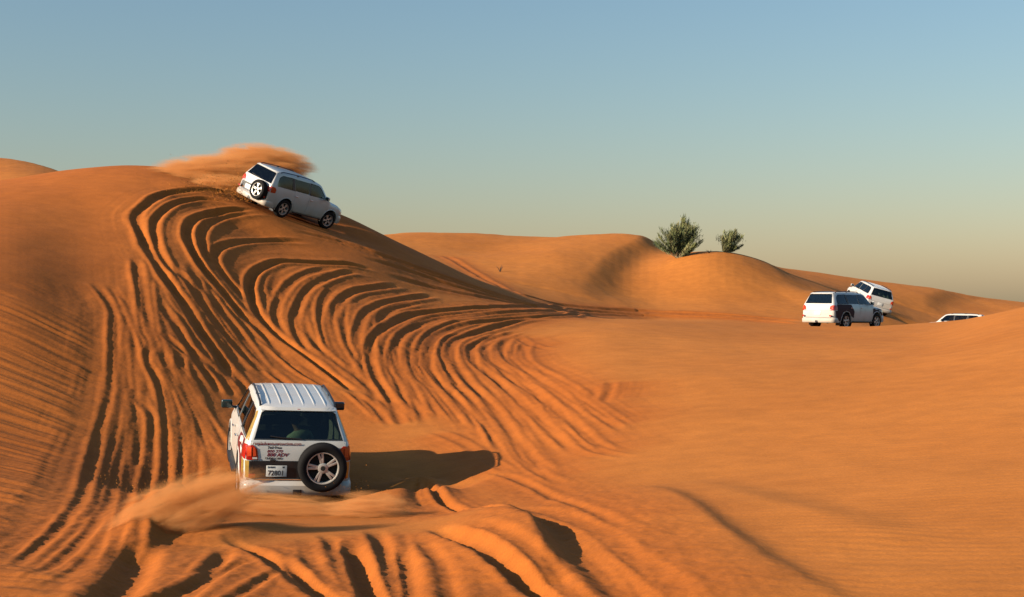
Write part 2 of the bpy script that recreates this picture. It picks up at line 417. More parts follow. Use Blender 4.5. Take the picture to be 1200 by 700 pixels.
    z = z+churn*(.012*fbm(xs*2.1, ys*2.1, 3)+.007*fbm(xs*6.0, ys*6.0, 2))+track*(1-sstep(20, 27, ys))*(.020*(.35-np.abs(perlin(xs*3.1, ys*3.1)))+.010*fbm(xs*9, ys*9, 2))
    # streaks along old, half-filled tracks on the sunlit face of the hill
    uu = CX+F*xs/np.clip(ys, 5, None); vv = HZ-F*z/np.clip(ys, 5, None)
    # wind ripples on the untouched flank at the left
    lm = sstep(150, 120, uu+.0*vv-(vv-400)*-.02)*sstep(322, 340, vv)*(1-sstep(0, .5, .9-near)*.8)
    lm = lm*sstep(10, 13, ys)*(1-sstep(36, 42, ys))
    a1 = xs*.64+ys*.77
    al_ = xs*.93-ys*.36+.25*fbm(xs*.2, ys*.2, 2); ac_ = xs*.36+ys*.93+.12*fbm(xs*.3+7, ys*.3, 2)
    rip = .030*fbm(al_*.10, ac_*1.3, 2)+.075*(.5-np.abs(perlin(al_*.12+5, ac_*2.4)))+.036*(.5-np.abs(perlin(al_*.28, ac_*5.0)))
    z = z+lm*rip
    # fainter ripples on the right-hand slope
    rm = sstep(780, 1000, uu)*sstep(400, 520, vv)*sstep(9, 12, ys)*(1-sstep(30, 40, ys))
    z = z+rm*.0032*np.sin((xs*.35+ys*.93+.3*fbm(xs*.5, ys*.5, 2))*2*np.pi/.24)*(.7+.6*perlin(xs*.4, ys*.4))
    z = z+sstep(78, 95, ys)*(1-sstep(170, 200, ys))*(.12*fbm(xs/9+31, ys/14, 2)+.02*fbm(xs/1.3, ys/2.0, 2))
    mask = (ys > 8) & (ys < 130)
    z = z+mask*.008*fbm(xs*.9, ys*.9, 2)
    co = np.stack([xs, ys, z], 1)
    me = bpy.data.meshes.new('sand_dunes')
    me.vertices.add(N); me.vertices.foreach_set('co', co.astype(np.float32).ravel())
    r = np.arange(nr-1)[:, None]*nc; c = np.arange(nc-1)[None, :]
    a = (r+c).ravel(); quads = np.stack([a, a+1, a+1+nc, a+nc], 1).astype(np.int32)
    nf = len(quads)
    me.loops.add(nf*4); me.loops.foreach_set('vertex_index', quads.ravel())
    me.polygons.add(nf); me.polygons.foreach_set('loop_start', np.arange(0, nf*4, 4, dtype=np.int32))
    me.polygons.foreach_set('use_smooth', np.ones(nf, bool))
    me.update(calc_edges=True)
    at = me.attributes.new('turned_and_shade', 'FLOAT', 'POINT'); hill = sstep(1, -7, xs+1.5*fbm(xs/6, ys/6, 2))*(1-sstep(64, 82, ys+4*fbm(xs/8+5, ys/8, 2)))*.8    # shade of the left-hand dune, painted in as a darker, redder tint
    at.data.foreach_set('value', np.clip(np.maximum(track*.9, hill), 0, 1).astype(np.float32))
    G = {'d': d, 's': s, 'A': A, 'z': z.reshape(nr, nc)}
    return me, G

def sand_material():
    m, nt, p, o = newmat('sand')
    N = nt.nodes.new; Lk = nt.links.new
    geo = N('ShaderNodeNewGeometry')
    def noise(scale, det=4, rough=.55, vec=None):
        n = N('ShaderNodeTexNoise'); n.inputs['Scale'].default_value = scale; n.inputs['Detail'].default_value = det; n.inputs['Roughness'].default_value = rough
        Lk(vec or geo.outputs['Position'], n.inputs['Vector']); return n
    n1 = noise(.12, 4); n2 = noise(1.6, 5); n3 = noise(30, 5, .7)
    cr = N('ShaderNodeValToRGB'); e = cr.color_ramp.elements
    e[0].position = .3; e[0].color = (.47, .150, .025, 1); e[1].position = .72; e[1].color = (.55, .186, .033, 1)
    Lk(n1.outputs['Fac'], cr.inputs[0])
    mx = N('ShaderNodeMix'); mx.data_type = 'RGBA'; mx.blend_type = 'MULTIPLY'; mx.inputs[0].default_value = 1
    r2 = N('ShaderNodeMapRange'); r2.inputs[1].default_value = .3; r2.inputs[2].default_value = .7; r2.inputs[3].default_value = .9; r2.inputs[4].default_value = 1.08
    Lk(n2.outputs['Fac'], r2.inputs[0]); Lk(cr.outputs[0], mx.inputs[6]); Lk(r2.outputs[0], mx.inputs[7])
    mg = N('ShaderNodeMix'); mg.data_type = 'RGBA'; mg.blend_type = 'MULTIPLY'; mg.inputs[0].default_value = 1
    r3 = N('ShaderNodeMapRange'); r3.inputs[1].default_value = .25; r3.inputs[2].default_value = .75; r3.inputs[3].default_value = .80; r3.inputs[4].default_value = 1.18
    Lk(n3.outputs['Fac'], r3.inputs[0]); Lk(mx.outputs[2], mg.inputs[6]); Lk(r3.outputs[0], mg.inputs[7])
    # fresh track sand is redder; the left dune's shade is painted in too
    at = N('ShaderNodeAttribute'); at.attribute_name = 'turned_and_shade'
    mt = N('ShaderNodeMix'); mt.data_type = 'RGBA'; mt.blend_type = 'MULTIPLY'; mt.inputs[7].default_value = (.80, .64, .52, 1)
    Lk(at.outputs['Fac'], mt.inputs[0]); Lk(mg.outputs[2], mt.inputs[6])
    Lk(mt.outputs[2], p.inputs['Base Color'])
    p.inputs['Roughness'].default_value = .95; p.inputs['Specular IOR Level'].default_value = .15
    # fine wind ripple and grain relief
    mp = N('ShaderNodeMapping'); mp.inputs['Rotation'].default_value = (0, 0, rad(-20)); Lk(geo.outputs['Position'], mp.inputs['Vector'])
    wv = N('ShaderNodeTexWave'); wv.bands_direction = 'Y'; wv.inputs['Scale'].default_value = 1.5; wv.inputs['Distortion'].default_value = 5; wv.inputs['Detail'].default_value = 3; wv.inputs['Detail Scale'].default_value = 1.6
    Lk(mp.outputs[0], wv.inputs['Vector'])
    nb = noise(7, 9, .68)
    b1 = N('ShaderNodeBump'); b1.inputs['Strength'].default_value = .16; b1.inputs['Distance'].default_value = .02; Lk(wv.outputs['Fac'], b1.inputs['Height'])
    b2 = N('ShaderNodeBump'); b2.inputs['Strength'].default_value = .32; b2.inputs['Distance'].default_value = .03; Lk(nb.outputs['Fac'], b2.inputs['Height']); Lk(b1.outputs[0], b2.inputs['Normal'])
    Lk(b2.outputs[0], p.inputs['Normal'])
    return m
dune_mesh, GRID = make_terrain()
SAND = sand_material()
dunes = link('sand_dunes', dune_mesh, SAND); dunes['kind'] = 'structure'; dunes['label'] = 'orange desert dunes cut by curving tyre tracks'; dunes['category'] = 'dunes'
def ground(x, y):
    d, s, z = GRID['d'], GRID['s'], GRID['z']
    i = int(np.clip(np.searchsorted(d, y)-1, 0, len(d)-2)); q = x/(y+GRID['A']); j = int(np.clip(np.searchsorted(s, q)-1, 0, len(s)-2))
    fy = (y-d[i])/(d[i+1]-d[i]); fx = (q-s[j])/(s[j+1]-s[j])
    return float((z[i, j]*(1-fx)+z[i, j+1]*fx)*(1-fy)+(z[i+1, j]*(1-fx)+z[i+1, j+1]*fx)*fy)

# ------------------------------------------------------------------ materials for the cars
def paint_white():
    m, nt, p, o = newmat('white_paint')
    N = nt.nodes.new; Lk = nt.links.new
    tc = N('ShaderNodeTexCoord'); n = N('ShaderNodeTexNoise'); n.inputs['Scale'].default_value = 2.2; n.inputs['Detail'].default_value = 4; n.inputs['Roughness'].default_value = .5
    Lk(tc.outputs['Object'], n.inputs['Vector'])
    sp = N('ShaderNodeSeparateXYZ'); Lk(tc.outputs['Object'], sp.inputs[0])
    mr = N('ShaderNodeMapRange'); mr.inputs[1].default_value = 1.15; mr.inputs[2].default_value = .25; mr.inputs[3].default_value = 0; mr.inputs[4].default_value = .5
    Lk(sp.outputs['Z'], mr.inputs[0])
    ad = N('ShaderNodeMath'); ad.operation = 'MULTIPLY_ADD'; Lk(n.outputs['Fac'], ad.inputs[0]); ad.inputs[1].default_value = .9; ad.inputs[2].default_value = -.42
    a2 = N('ShaderNodeMath'); a2.operation = 'ADD'; a2.use_clamp = True; Lk(ad.outputs[0], a2.inputs[0]); Lk(mr.outputs[0], a2.inputs[1])
    mx = N('ShaderNodeMix'); mx.data_type = 'RGBA'; Lk(a2.outputs[0], mx.inputs[0]); mx.inputs[6].default_value = (.60, .58, .54, 1); mx.inputs[7].default_value = (.46, .32, .19, 1)
    Lk(mx.outputs[2], p.inputs['Base Color'])
    r = N('ShaderNodeMapRange'); Lk(a2.outputs[0], r.inputs[0]); r.inputs[3].default_value = .28; r.inputs[4].default_value = .7; Lk(r.outputs[0], p.inputs['Roughness'])
    p.inputs['Coat Weight'].default_value = .35; p.inputs['Coat Roughness'].default_value = .12
    return m
def tinted_glass():
    m, nt, p, o = newmat('tinted_glass'); nt.nodes.remove(p)
    t = nt.nodes.new('ShaderNodeBsdfTransparent'); t.inputs[0].default_value = (.46, .52, .48, 1)
    g = nt.nodes.new('ShaderNodeBsdfGlossy'); g.inputs['Roughness'].default_value = .03; g.inputs[0].default_value = (.9, .95, 1, 1)
    fr = nt.nodes.new('ShaderNodeFresnel'); fr.inputs[0].default_value = 1.45
    mx = nt.nodes.new('ShaderNodeMixShader'); nt.links.new(fr.outputs[0], mx.inputs[0]); nt.links.new(t.outputs[0], mx.inputs[1]); nt.links.new(g.outputs[0], mx.inputs[2])
    nt.links.new(mx.outputs[0], o.inputs[0]); return m
MW = paint_white(); MGL = tinted_glass()
MBK = simple('black_trim', (.012, .013, .015), .45, noise=.3)
MRB = simple('tyre_rubber', (.010, .009, .009), .85, noise=.4, nscale=14, spec=.2)
MRIM = simple('alloy', (.52, .49, .44), .3, metal=.35, noise=.08)
MDRIM = simple('dusty_alloy', (.30, .24, .18), .5, metal=.5, noise=.25)
MRED = simple('red_lens', (.42, .012, .008), .12, coat=.6, noise=.25, nscale=30)
MRED2 = simple('red_lens_bright', (.75, .07, .02), .15, coat=.6, noise=.3, nscale=40)
MCLR = simple('clear_lens', (.7, .66, .6), .12, coat=.5)
MCHR = simple('chrome', (.8, .78, .74), .12, metal=1)
MMAR = simple('maroon_vinyl', (.16, .016, .024), .35, coat=.3, noise=.15)
MGOLD = simple('gold_vinyl', (.45, .27, .05), .35, metal=.3, noise=.1)
MDRK = simple('dark_vinyl_and_shade', (.014, .007, .014), .65, noise=.25, spec=.25)  # dark livery vinyl, also the painted shade on the front fender
MSEAT = simple('grey_seat_cloth', (.10, .095, .085), .9, noise=.2)
MTXT = simple('maroon_lettering', (.20, .012, .02), .5)
MTXB = simple('dark_lettering', (.02, .02, .02), .5)
MPLT = simple('plate_white', (.75, .72, .66), .4, noise=.06)
MMIR = simple('mirror_face', (.04, .06, .06), .1, metal=.3)
MMCP = simple('dark_green_mirror_cap', (.012, .035, .032), .2, coat=.6)
MUND = simple('underbody', (.02, .017, .014), .9)

# ------------------------------------------------------------------ car body, lofted from sections (x right, y forward, z up)
ip = lambda v, xs, ys: float(np.interp(v, xs, ys))
def rear_y(z): return ip(z, [.28, .34, .6, .95, 1.22, 1.28, 1.5, 1.76, 1.82, 1.92], [-2.46, -2.49, -2.50, -2.50, -2.48, -2.45, -2.35, -2.22, -2.18, -2.13])
def front_y(z): return ip(z, [.28, .45, .7, .95, 1.05, 1.2], [2.16, 2.26, 2.30, 2.27, 2.22, 2.1])
def wmid(y): return ip(y, [-2.5, -2.485, -2.45, -2.38, -2.25, -2.0, -1.0, 1.0, 1.6, 2.0, 2.2, 2.27, 2.31], [.865, .90, .928, .950, .965, .98, .985, .985, .972, .935, .86, .80, .70])
def roof_e(y): return ip(y, [-2.5, -2.2, -1.5, -.6, .1, .35, .55, .8, 1.05, 1.22, 1.35, 1.7, 2.0, 2.2, 2.31], [1.765, 1.79, 1.81, 1.82, 1.805, 1.785, 1.74, 1.55, 1.33, 1.17, 1.125, 1.10, 1.06, 1.0, .90])
def belt_z(y): return min(1.235, roof_e(y)-.03)
def wtop(y): return ip(y, [-2.5, -2.45, -2.3, -1.5, 0, .5, .8, 1.22, 1.4, 2.0, 2.31], [.645, .665, .685, .705, .705, .70, .735, .80, .83, .80, .60])
def crown(y): return ip(y, [-2.5, .4, 1.0, 1.4, 2.31], [.055, .055, .05, .045, .03])
def section(y, ins=0.0, zlo=None):
    W, re, b, wt, cr = wmid(y)-ins, roof_e(y)-ins*.6, belt_z(y), wtop(y)-ins, crown(y)
    P = [(.80*W, .30), (.93*W, .33), (.975*W, .42), (.992*W, .55), (1.0*W, .75), (.995*W, .95), (.98*W, 1.08), (.962*W, b-.035 if b < 1.2 else 1.17), (.945*W, b)]
    if b < 1.2: P[5] = (.995*W, min(.95, b-.12)); P[6] = (.98*W, min(1.08, b-.07))
    if zlo is not None: P = [(w, max(z, zlo+.001*i)) for i, (w, z) in enumerate(P)]
    wb = .945*W
    for k in range(1, 7):
        t = k/7.0; P.append((wb+(wt-wb)*(t**1.12), b+(re-b)*t))
    P += [(wt, re), (wt-.022, re+cr*.35), (wt-.065, re+cr*.62), (wt*.72, re+cr*.82), (wt*.36, re+cr*.96)]
    return P, re+cr
def loft(stations, ins=0.0, zlo=None, y_clip=None):
    bm = bmesh.new(); rings = []
    for y in stations:
        P, zt = section(y, ins, zlo); ring = []
        zb = P[0][1]
        full = [(0, zb)]+P+[(0, zt)]
        def yy(z):
            a = y
            if y < -1.7: a += (rear_y(z)+2.5)*((-1.7-y)/.8)**1.0
            if y > 1.7: a += (front_y(z)-2.31)*((y-1.7)/.61)
            return a
        for (w, z) in full: ring.append(bm.verts.new((w, yy(z), z)))
        for (w, z) in full[-2:0:-1]: ring.append(bm.verts.new((-w, yy(z), z)))
        rings.append(ring)
    n = len(rings[0])
    for a, b in zip(rings[:-1], rings[1:]):
        for k in range(n): bm.faces.new((a[k], a[(k+1) % n], b[(k+1) % n], b[k]))
    for r in (rings[0], rings[-1]):
        h = n//2
        for k in range(h):
            L0, L1 = r[k], r[k+1]; R0, R1 = r[(n-k) % n], r[n-k-1]
            vs_ = []
            for v in (L0, L1, R1, R0):
                if v not in vs_: vs_.append(v)
            if len(vs_) > 2: bm.faces.new(vs_)
    bmesh.ops.recalc_face_normals(bm, faces=bm.faces)
    return bm
ST = [-2.5, -2.485, -2.45, -2.38, -2.25, -2.1]+[-1.9+.14*i for i in range(17)]+[.42, .5, .58, .68, .8, .92, 1.05, 1.14, 1.22, 1.28, 1.35, 1.5, 1.65, 1.8, 1.95, 2.08, 2.2, 2.27, 2.31]
body_bm = loft(ST)
BVH = BVHTree.FromBMesh(body_bm)
SIDEWIN = {  # (y, z) outlines
 'front': [(-.12, 1.265), (.92, 1.275), (.86, 1.34), (.52, 1.66), (.36, 1.715), (-.12, 1.735)],
 'rear': [(-.20, 1.265), (-.20, 1.737), (-1.16, 1.735), (-1.16, 1.60), (-1.06, 1.265)],
 'quarter': [(-1.24, 1.27), (-1.30, 1.735), (-1.88, 1.715), (-2.06, 1.60), (-2.16, 1.36), (-2.14, 1.27)],
}
REARWIN = [(-.775, 1.285), (.775, 1.285), (.755, 1.34), (.645, 1.715), (.60, 1.745), (-.60, 1.745), (-.645, 1.715), (-.755, 1.34)]
WINDSH = [(-.74, 1.225), (.74, 1.225), (.655, 1.68), (.60, 1.73), (-.60, 1.73), (-.655, 1.68)]
def prism(poly, axis, a0, a1):
    bm = bmesh.new()
    def P(p, a): return (a, p[0], p[1]) if axis == 'x' else (p[0], a, p[1])
    A = [bm.verts.new(P(p, a0)) for p in poly]; B = [bm.verts.new(P(p, a1)) for p in poly]
    bm.faces.new(A); bm.faces.new(B[::-1]); n = len(poly)
    for k in range(n): bm.faces.new((A[k], B[k], B[(k+1) % n], A[(k+1) % n]))
    bmesh.ops.recalc_face_normals(bm, faces=bm.faces); return bm
def cyl(cx, cy, cz, r, x0, x1, n=40):
    return prism([(cy+r*math.cos(2*math.pi*k/n), cz+r*math.sin(2*math.pi*k/n)) for k in range(n)], 'x', x0, x1)
def apply_bool(obj, cutters):
    for bm in cutters:
        me = bpy.data.meshes.new('cut'); bm.to_mesh(me); bm.free()
        co = bpy.data.objects.new('cut', me); C.objects.link(co)
        md = obj.modifiers.new('b', 'BOOLEAN'); md.operation = 'DIFFERENCE'; md.object = co; md.solver = 'EXACT'
        bpy.context.view_layer.update()
        dg = bpy.context.evaluated_depsgraph_get()
        nm = bpy.data.meshes.new_from_object(obj.evaluated_get(dg))
        obj.modifiers.clear(); obj.data = nm
        bpy.data.objects.remove(co)
tmp = bpy.data.objects.new('tmp_body', bpy.data.meshes.new('b')); C.objects.link(tmp); body_bm.to_mesh(tmp.data)
cav = loft([-2.40, -2.3, -2.1, -1.6, -1.1, -.6, -.1, .3, .5, .7, .9, 1.05, 1.12], ins=.045, zlo=.62)
cuts = [cav]
for k, p in SIDEWIN.items(): cuts.append(prism(p, 'x', -1.3, 1.3))
cuts += [prism(REARWIN, 'y', -3.0, -1.9), prism(WINDSH, 'y', .35, 1.7)]
for yy_ in (-1.425, 1.425):
    for s in (-1, 1): cuts.append(cyl(0, yy_, .42, .455, s*.55, s*1.3) if s > 0 else cyl(0, yy_, .42, .455, -1.3, -.55))
apply_bool(tmp, cuts)
BODY = tmp.data; bpy.data.objects.remove(tmp)
for p in BODY.polygons: p.use_smooth = True
BODY.set_sharp_from_angle(angle=rad(28))

def patch(poly, axis, sgn=1, off=.003, thick=.008, res=.09, smooth=40):
    """a panel cut to an outline and laid on the body; axis x: outline (y,z) seen from the side, y: (x,z) from the end, z: (x,y) from above"""
    bm = bmesh.new(); f = bm.faces.new([bm.verts.new((p[0], p[1], 0)) for p in poly])
    for ax in (0, 1):
        lo, hi = min(p[ax] for p in poly), max(p[ax] for p in poly); n = max(1, int((hi-lo)/res))
        for k in range(1, n):
            no = [0, 0, 0]; no[ax] = 1; pt = [0, 0, 0]; pt[ax] = lo+(hi-lo)*k/n
            bmesh.ops.bisect_plane(bm, geom=bm.verts[:]+bm.edges[:]+bm.faces[:], plane_co=pt, plane_no=no)
    dirs = {'x': Vector((sgn, 0, 0)), 'y': Vector((0, sgn, 0)), 'z': Vector((0, 0, sgn))}[axis]
    nv = {}
    for v in bm.verts:
        a, b = v.co.x, v.co.y
        q = {'x': Vector((0, a, b)), 'y': Vector((a, 0, b)), 'z': Vector((a, b, 0))}[axis]
        hit, nrm, i, d_ = BVH.ray_cast(q+dirs*6, -dirs)
        if hit is None: hit, nrm, i, d_ = BVH.find_nearest(q+dirs*(.9 if axis == 'x' else 2.3 if axis == 'y' else 1.5))
        if nrm.dot(dirs) < 0: nrm = -nrm
        nn = (nrm*.5+dirs*.5).normalized()
        nv[v] = (hit, nn)
    inner = {}
    faces = bm.faces[:]; be = [e for e in bm.edges if e.is_boundary]; lp = [(e.verts[0], e.verts[1]) for e in be]
    for v, (h, nn) in nv.items():
        v.co = h+nn*off; inner[v] = bm.verts.new(h+nn*(off-thick))
    for f in faces: bm.faces.new([inner[v] for v in reversed(f.verts)])
    for a, b in lp: bm.faces.new((a, b, inner[b], inner[a]))
    return bm2mesh(bm, 'panel', smooth)
def boxm(c, s, bev=.01, rot=None, seg=2):
    bm = bmesh.new(); bmesh.ops.create_cube(bm, size=1, matrix=Matrix.Diagonal((*s, 1)))
    if bev: bmesh.ops.bevel(bm, geom=bm.edges[:], offset=bev, segments=seg, affect='EDGES', profile=.6)
    M = Matrix.Translation(c) @ (rot.to_matrix().to_4x4() if rot else Matrix())
    bmesh.ops.transform(bm, matrix=M, verts=bm.verts); return bm
def lathe(prof, n=40, axis='x'):           # prof (r, a): ring radius and position along axis
    bm = bmesh.new(); R_ = []
    for k in range(n):
        t = 2*math.pi*k/n
        R_.append([bm.verts.new((a, r*math.cos(t), r*math.sin(t)) if axis == 'x' else (r*math.cos(t), a, r*math.sin(t))) for r, a in prof])
    for k in range(n):
        A, B = R_[k], R_[(k+1) % n]
        for j in range(len(prof)-1): bm.faces.new((A[j], A[j+1], B[j+1], B[j]))
    bmesh.ops.remove_doubles(bm, verts=bm.verts, dist=1e-5)
    return bm
def joinbm(*bms):
    out = bmesh.new()
    for b in bms:
        me = bpy.data.meshes.new('t'); b.to_mesh(me); b.free(); out.from_mesh(me); bpy.data.meshes.remove(me)
    return out
def tube(pts, r, n=8, closed=False):
    bm = bmesh.new(); P = [Vector(p) for p in pts]; R_ = []
    for i, p in enumerate(P):
        t = (P[min(i+1, len(P)-1)]-P[max(i-1, 0)]).normalized(); a = t.orthogonal().normalized(); 
        a = (Vector((0, 0, 1))-t*t.z) if abs(t.z) < .9 else (Vector((0, 1, 0))-t*t.y); a.normalize(); b = t.cross(a)
        rr = r[i] if isinstance(r, (list, tuple)) else r
        R_.append([bm.verts.new(p+(a*math.cos(2*math.pi*k/n)+b*math.sin(2*math.pi*k/n))*rr) for k in range(n)])
    for A, B in zip(R_[:-1], R_[1:]):
        for k in range(n): bm.faces.new((A[k], A[(k+1) % n], B[(k+1) % n], B[k]))
    bm.faces.new(R_[0][::-1]); bm.faces.new(R_[-1]); return bm
def text_mesh(s, size, ext=.0015, align='LEFT', shear=0):
    cu = bpy.data.curves.new('t', 'FONT'); cu.body = s; cu.size = size; cu.extrude = ext; cu.align_x = align; cu.shear = shear; cu.resolution_u = 3; cu.offset = size*.018
    o = bpy.data.objects.new('t', cu); C.objects.link(o); bpy.context.view_layer.update()
    me = bpy.data.meshes.new_from_object(o.evaluated_get(bpy.context.evaluated_depsgraph_get())); bpy.data.objects.remove(o)
    return me

# wheel: axis along x, outer face at +x
TR_ = .395
tyre_prof = [(.265, -.11), (.30, -.128), (.35, -.132), (.382, -.115), (TR_, -.085), (TR_, -.03), (TR_-.008, -.028), (TR_-.008, -.02), (TR_, -.018), (TR_, .018), (TR_-.008, .02), (TR_-.008, .028), (TR_, .03), (TR_, .085), (.382, .115), (.35, .132), (.30, .128), (.265, .11), (.262, 0), (.265, -.11)]
TYRE = bm2mesh(lathe(tyre_prof, 48), 'tyre', 50)
def rim_bm():
    ring = lathe([(.268, -.09), (.268, .10), (.262, .115), (.248, .112), (.240, .085), (.232, -.08), (.268, -.09)], 48)
    parts = [ring]
    for k in range(5):
        for sd in (-1, 1):
            a = 2*math.pi*k/5+sd*.135
            b = boxm((.078, 0, .155), (.035, .042, .19), .008)
            bmesh.ops.transform(b, matrix=Matrix.Rotation(a, 4, 'X'), verts=b.verts); parts.append(b)
    parts.append(lathe([(0, .04), (.085, .05), (.085, .095), (.06, .105), (0, .105)], 24))
    return joinbm(*parts)
RIM = bm2mesh(rim_bm(), 'rim', 35)
HUB = bm2mesh(joinbm(lathe([(0, -.02), (.235, -.02), (.235, .01), (0, .01)], 32), lathe([(0, .085), (.042, .09), (.040, .108), (0, .110)], 20)), 'hub', 35)

def mirx(me):
    m2 = me.copy()
    m2.transform(Matrix.Diagonal((-1, 1, 1, 1))); m2.flip_normals(); return m2
PM = {}
for k, p in SIDEWIN.items():
    c = (sum(a for a, b in p)/len(p), sum(b for a, b in p)/len(p))
    g = [(c[0]+(a-c[0])*1.03, c[1]+(b-c[1])*1.04) for a, b in p]
    PM['win_'+k] = patch(g, 'x', 1, -.008, .006, .12)
    frame = None
PM['rear_glass'] = patch([(a*1.015, 1.5+(b-1.5)*1.04) for a, b in REARWIN], 'y', -1, -.008, .006, .12)
PM['windshield'] = patch([(a*1.015, 1.48+(b-1.48)*1.04) for a, b in WINDSH], 'y', 1, -.008, .006, .12)
def outline_strip(poly, w):                # closed band round an opening
    c = Vector((sum(a for a, b in poly)/len(poly), sum(b for a, b in poly)/len(poly)))
    return poly, [(c.x+(a-c.x)*(1+w/max(.1, abs(a-c.x)+.05)), c.y+(b-c.y)*(1+w/max(.08, abs(b-c.y)+.05))) for a, b in poly]
def frame_patch(poly, w, axis, sgn, off=.004, thick=.02):
    a, b = outline_strip(poly, w); n = len(a); parts = []
    bm = bmesh.new()
    for k in range(n):
        q = [a[k], a[(k+1) % n], b[(k+1) % n], b[k]]
        m_ = patch(q, axis, sgn, off, thick, .2, None); bm.from_mesh(m_); bpy.data.meshes.remove(m_)
    bmesh.ops.remove_doubles(bm, verts=bm.verts, dist=.0015)
    return bm2mesh(bm, 'frame', 35)
for k, p in SIDEWIN.items(): PM['fr_'+k] = frame_patch(p, .018, 'x', 1)
PM['fr_rear'] = frame_patch(REARWIN, .012, 'y', -1)
PM['pillar_b'] = patch([(-.125, 1.25), (-.125, 1.745), (-.195, 1.745), (-.195, 1.25)], 'x', 1, .003, .01, .15)
PM['pillar_c'] = patch([(-1.065, 1.25), (-1.165, 1.60), (-1.165, 1.745), (-1.295, 1.745), (-1.235, 1.25)], 'x', 1, .003, .01, .15)
# doors and panels, each its own sheet with a shut line round it
PM['front_door'] = patch([(-.15, .42), (.90, .42), (1.02, .55), (1.05, .95), (1.0, 1.20), (.96, 1.245), (-.15, 1.245)], 'x', 1, .006, .012)
PM['rear_door'] = patch([(-.165, .42), (-.165, 1.245), (-1.05, 1.245), (-1.06, 1.0), (-.99, .80), (-.90, .55), (-.88, .42)], 'x', 1, .006, .012)
PM['hood'] = patch([(-.76, 1.32), (-.79, 1.7), (-.76, 2.0), (-.62, 2.17), (.62, 2.17), (.76, 2.0), (.79, 1.7), (.76, 1.32)], 'z', 1, .005, .012)
PM['tailgate'] = patch([(-.72, .915), (.72, .915), (.82, 1.0), (.84, 1.26), (-.84, 1.26), (-.82, 1.0)], 'y', -1, .012, .02)
PM['garnish'] = patch([(-.84, .60), (.84, .60), (.84, .905), (-.84, .905)], 'y', -1, .016, .03)
PM['spoiler'] = patch([(-.66, 1.765), (.66, 1.765), (.64, 1.81), (-.64, 1.81)], 'y', -1, .03, .05)
PM['tail_light'] = joinbm
def to_bm(me):
    bm = bmesh.new(); bm.from_mesh(me); return bm
PM['tail_light'] = bm2mesh(joinbm(to_bm(patch([(.70, .93), (.90, .93), (.905, 1.17), (.80, 1.19), (.72, 1.12)], 'y', -1, .022, .04, .06)), to_bm(patch([(-2.46, .93), (-2.22, .95), (-2.20, 1.10), (-2.28, 1.18), (-2.44, 1.19)], 'x', 1, .012, .03, .06))), 'tail_light', 40)
PM['lens_a'] = patch([(.735, 1.0), (.79, .99), (.80, 1.14), (.76, 1.15)], 'y', -1, .030, .012, .05)
PM['lens_b'] = patch([(.82, .99), (.885, .99), (.885, 1.15), (.825, 1.155)], 'y', -1, .030, .012, .05)
PM['lens_c'] = patch([(.715, .945), (.80, .945), (.80, .975), (.72, .975)], 'y', -1, .030, .012, .05)
PM['headlight'] = bm2mesh(joinbm(to_bm(patch([(.48, .80), (.80, .84), (.84, 1.0), (.50, .98)], 'y', 1, .012, .04, .07)), to_bm(patch([(1.95, .86), (2.2, .84), (2.2, .99), (1.98, 1.03)], 'x', 1, .010, .03, .07))), 'headlight', 40)
PM['grille'] = patch([(-.44, .72), (.44, .72), (.46, .98), (-.46, .98)], 'y', 1, .015, .03)
PM['livery'] = patch([(-2.36, .40), (-1.94, .40), (-1.90, .62), (-1.72, .84), (-1.45, .93), (-1.18, .90), (-1.10, 1.05), (-1.35, 1.20), (-1.75, 1.235), (-2.2, 1.235), (-2.21, .92), (-2.40, .90)], 'x', 1, .0045, .006)
PM['livery_block'] = [patch(q, 'x', 1, .0085, .004, .2) for q in ([(-2.02, 1.10), (-1.80, 1.13), (-1.80, 1.225), (-2.02, 1.205)], [(-1.76, 1.09), (-1.52, 1.06), (-1.52, 1.16), (-1.76, 1.21)], [(-2.1, .95), (-1.85, 1.0), (-1.85, 1.07), (-2.1, 1.04)])]
PM['gold'] = patch([(-2.40, .90), (-2.21, .92), (-2.26, .66), (-2.42, .64)], 'x', 1, .007, .006)
PM['gold_pillar'] = patch([(-2.19, 1.255), (-2.175, 1.36), (-2.09, 1.61), (-1.98, 1.70), (-2.10, 1.735), (-2.19, 1.66), (-2.34, 1.40), (-2.42, 1.255)], 'x', 1, .004, .006)
PM['gold_corner'] = patch([(.855, .61), (.905, .61), (.92, .91), (.855, .91)], 'y', -1, .012, .02, .05)
PM['dark_quarter'] = patch([(-2.30, .40), (-1.94, .40), (-1.90, .62), (-1.72, .84), (-1.43, .92), (-1.12, .84), (-1.02, .66), (-.78, .56), (-.72, .9), (-.95, 1.23), (-2.2, 1.235), (-2.21, .92), (-2.38, .90)], 'x', 1, .0195, .02)
PM['dark_pillar'] = patch([(-2.16, 1.25), (-1.25, 1.25), (-1.3, 1.265), (-2.12, 1.265)], 'x', 1, .006, .008)
PM['fender_shade'] = patch([(1.06, .46), (1.06, 1.05), (1.3, 1.07), (2.05, 1.0), (2.1, .6), (1.92, .52), (1.80, .74), (1.60, .87), (1.40, .90), (1.20, .84), (1.05, .72)], 'x', 1, .0045, .006)  # shade on the front fender, painted as a dark patch
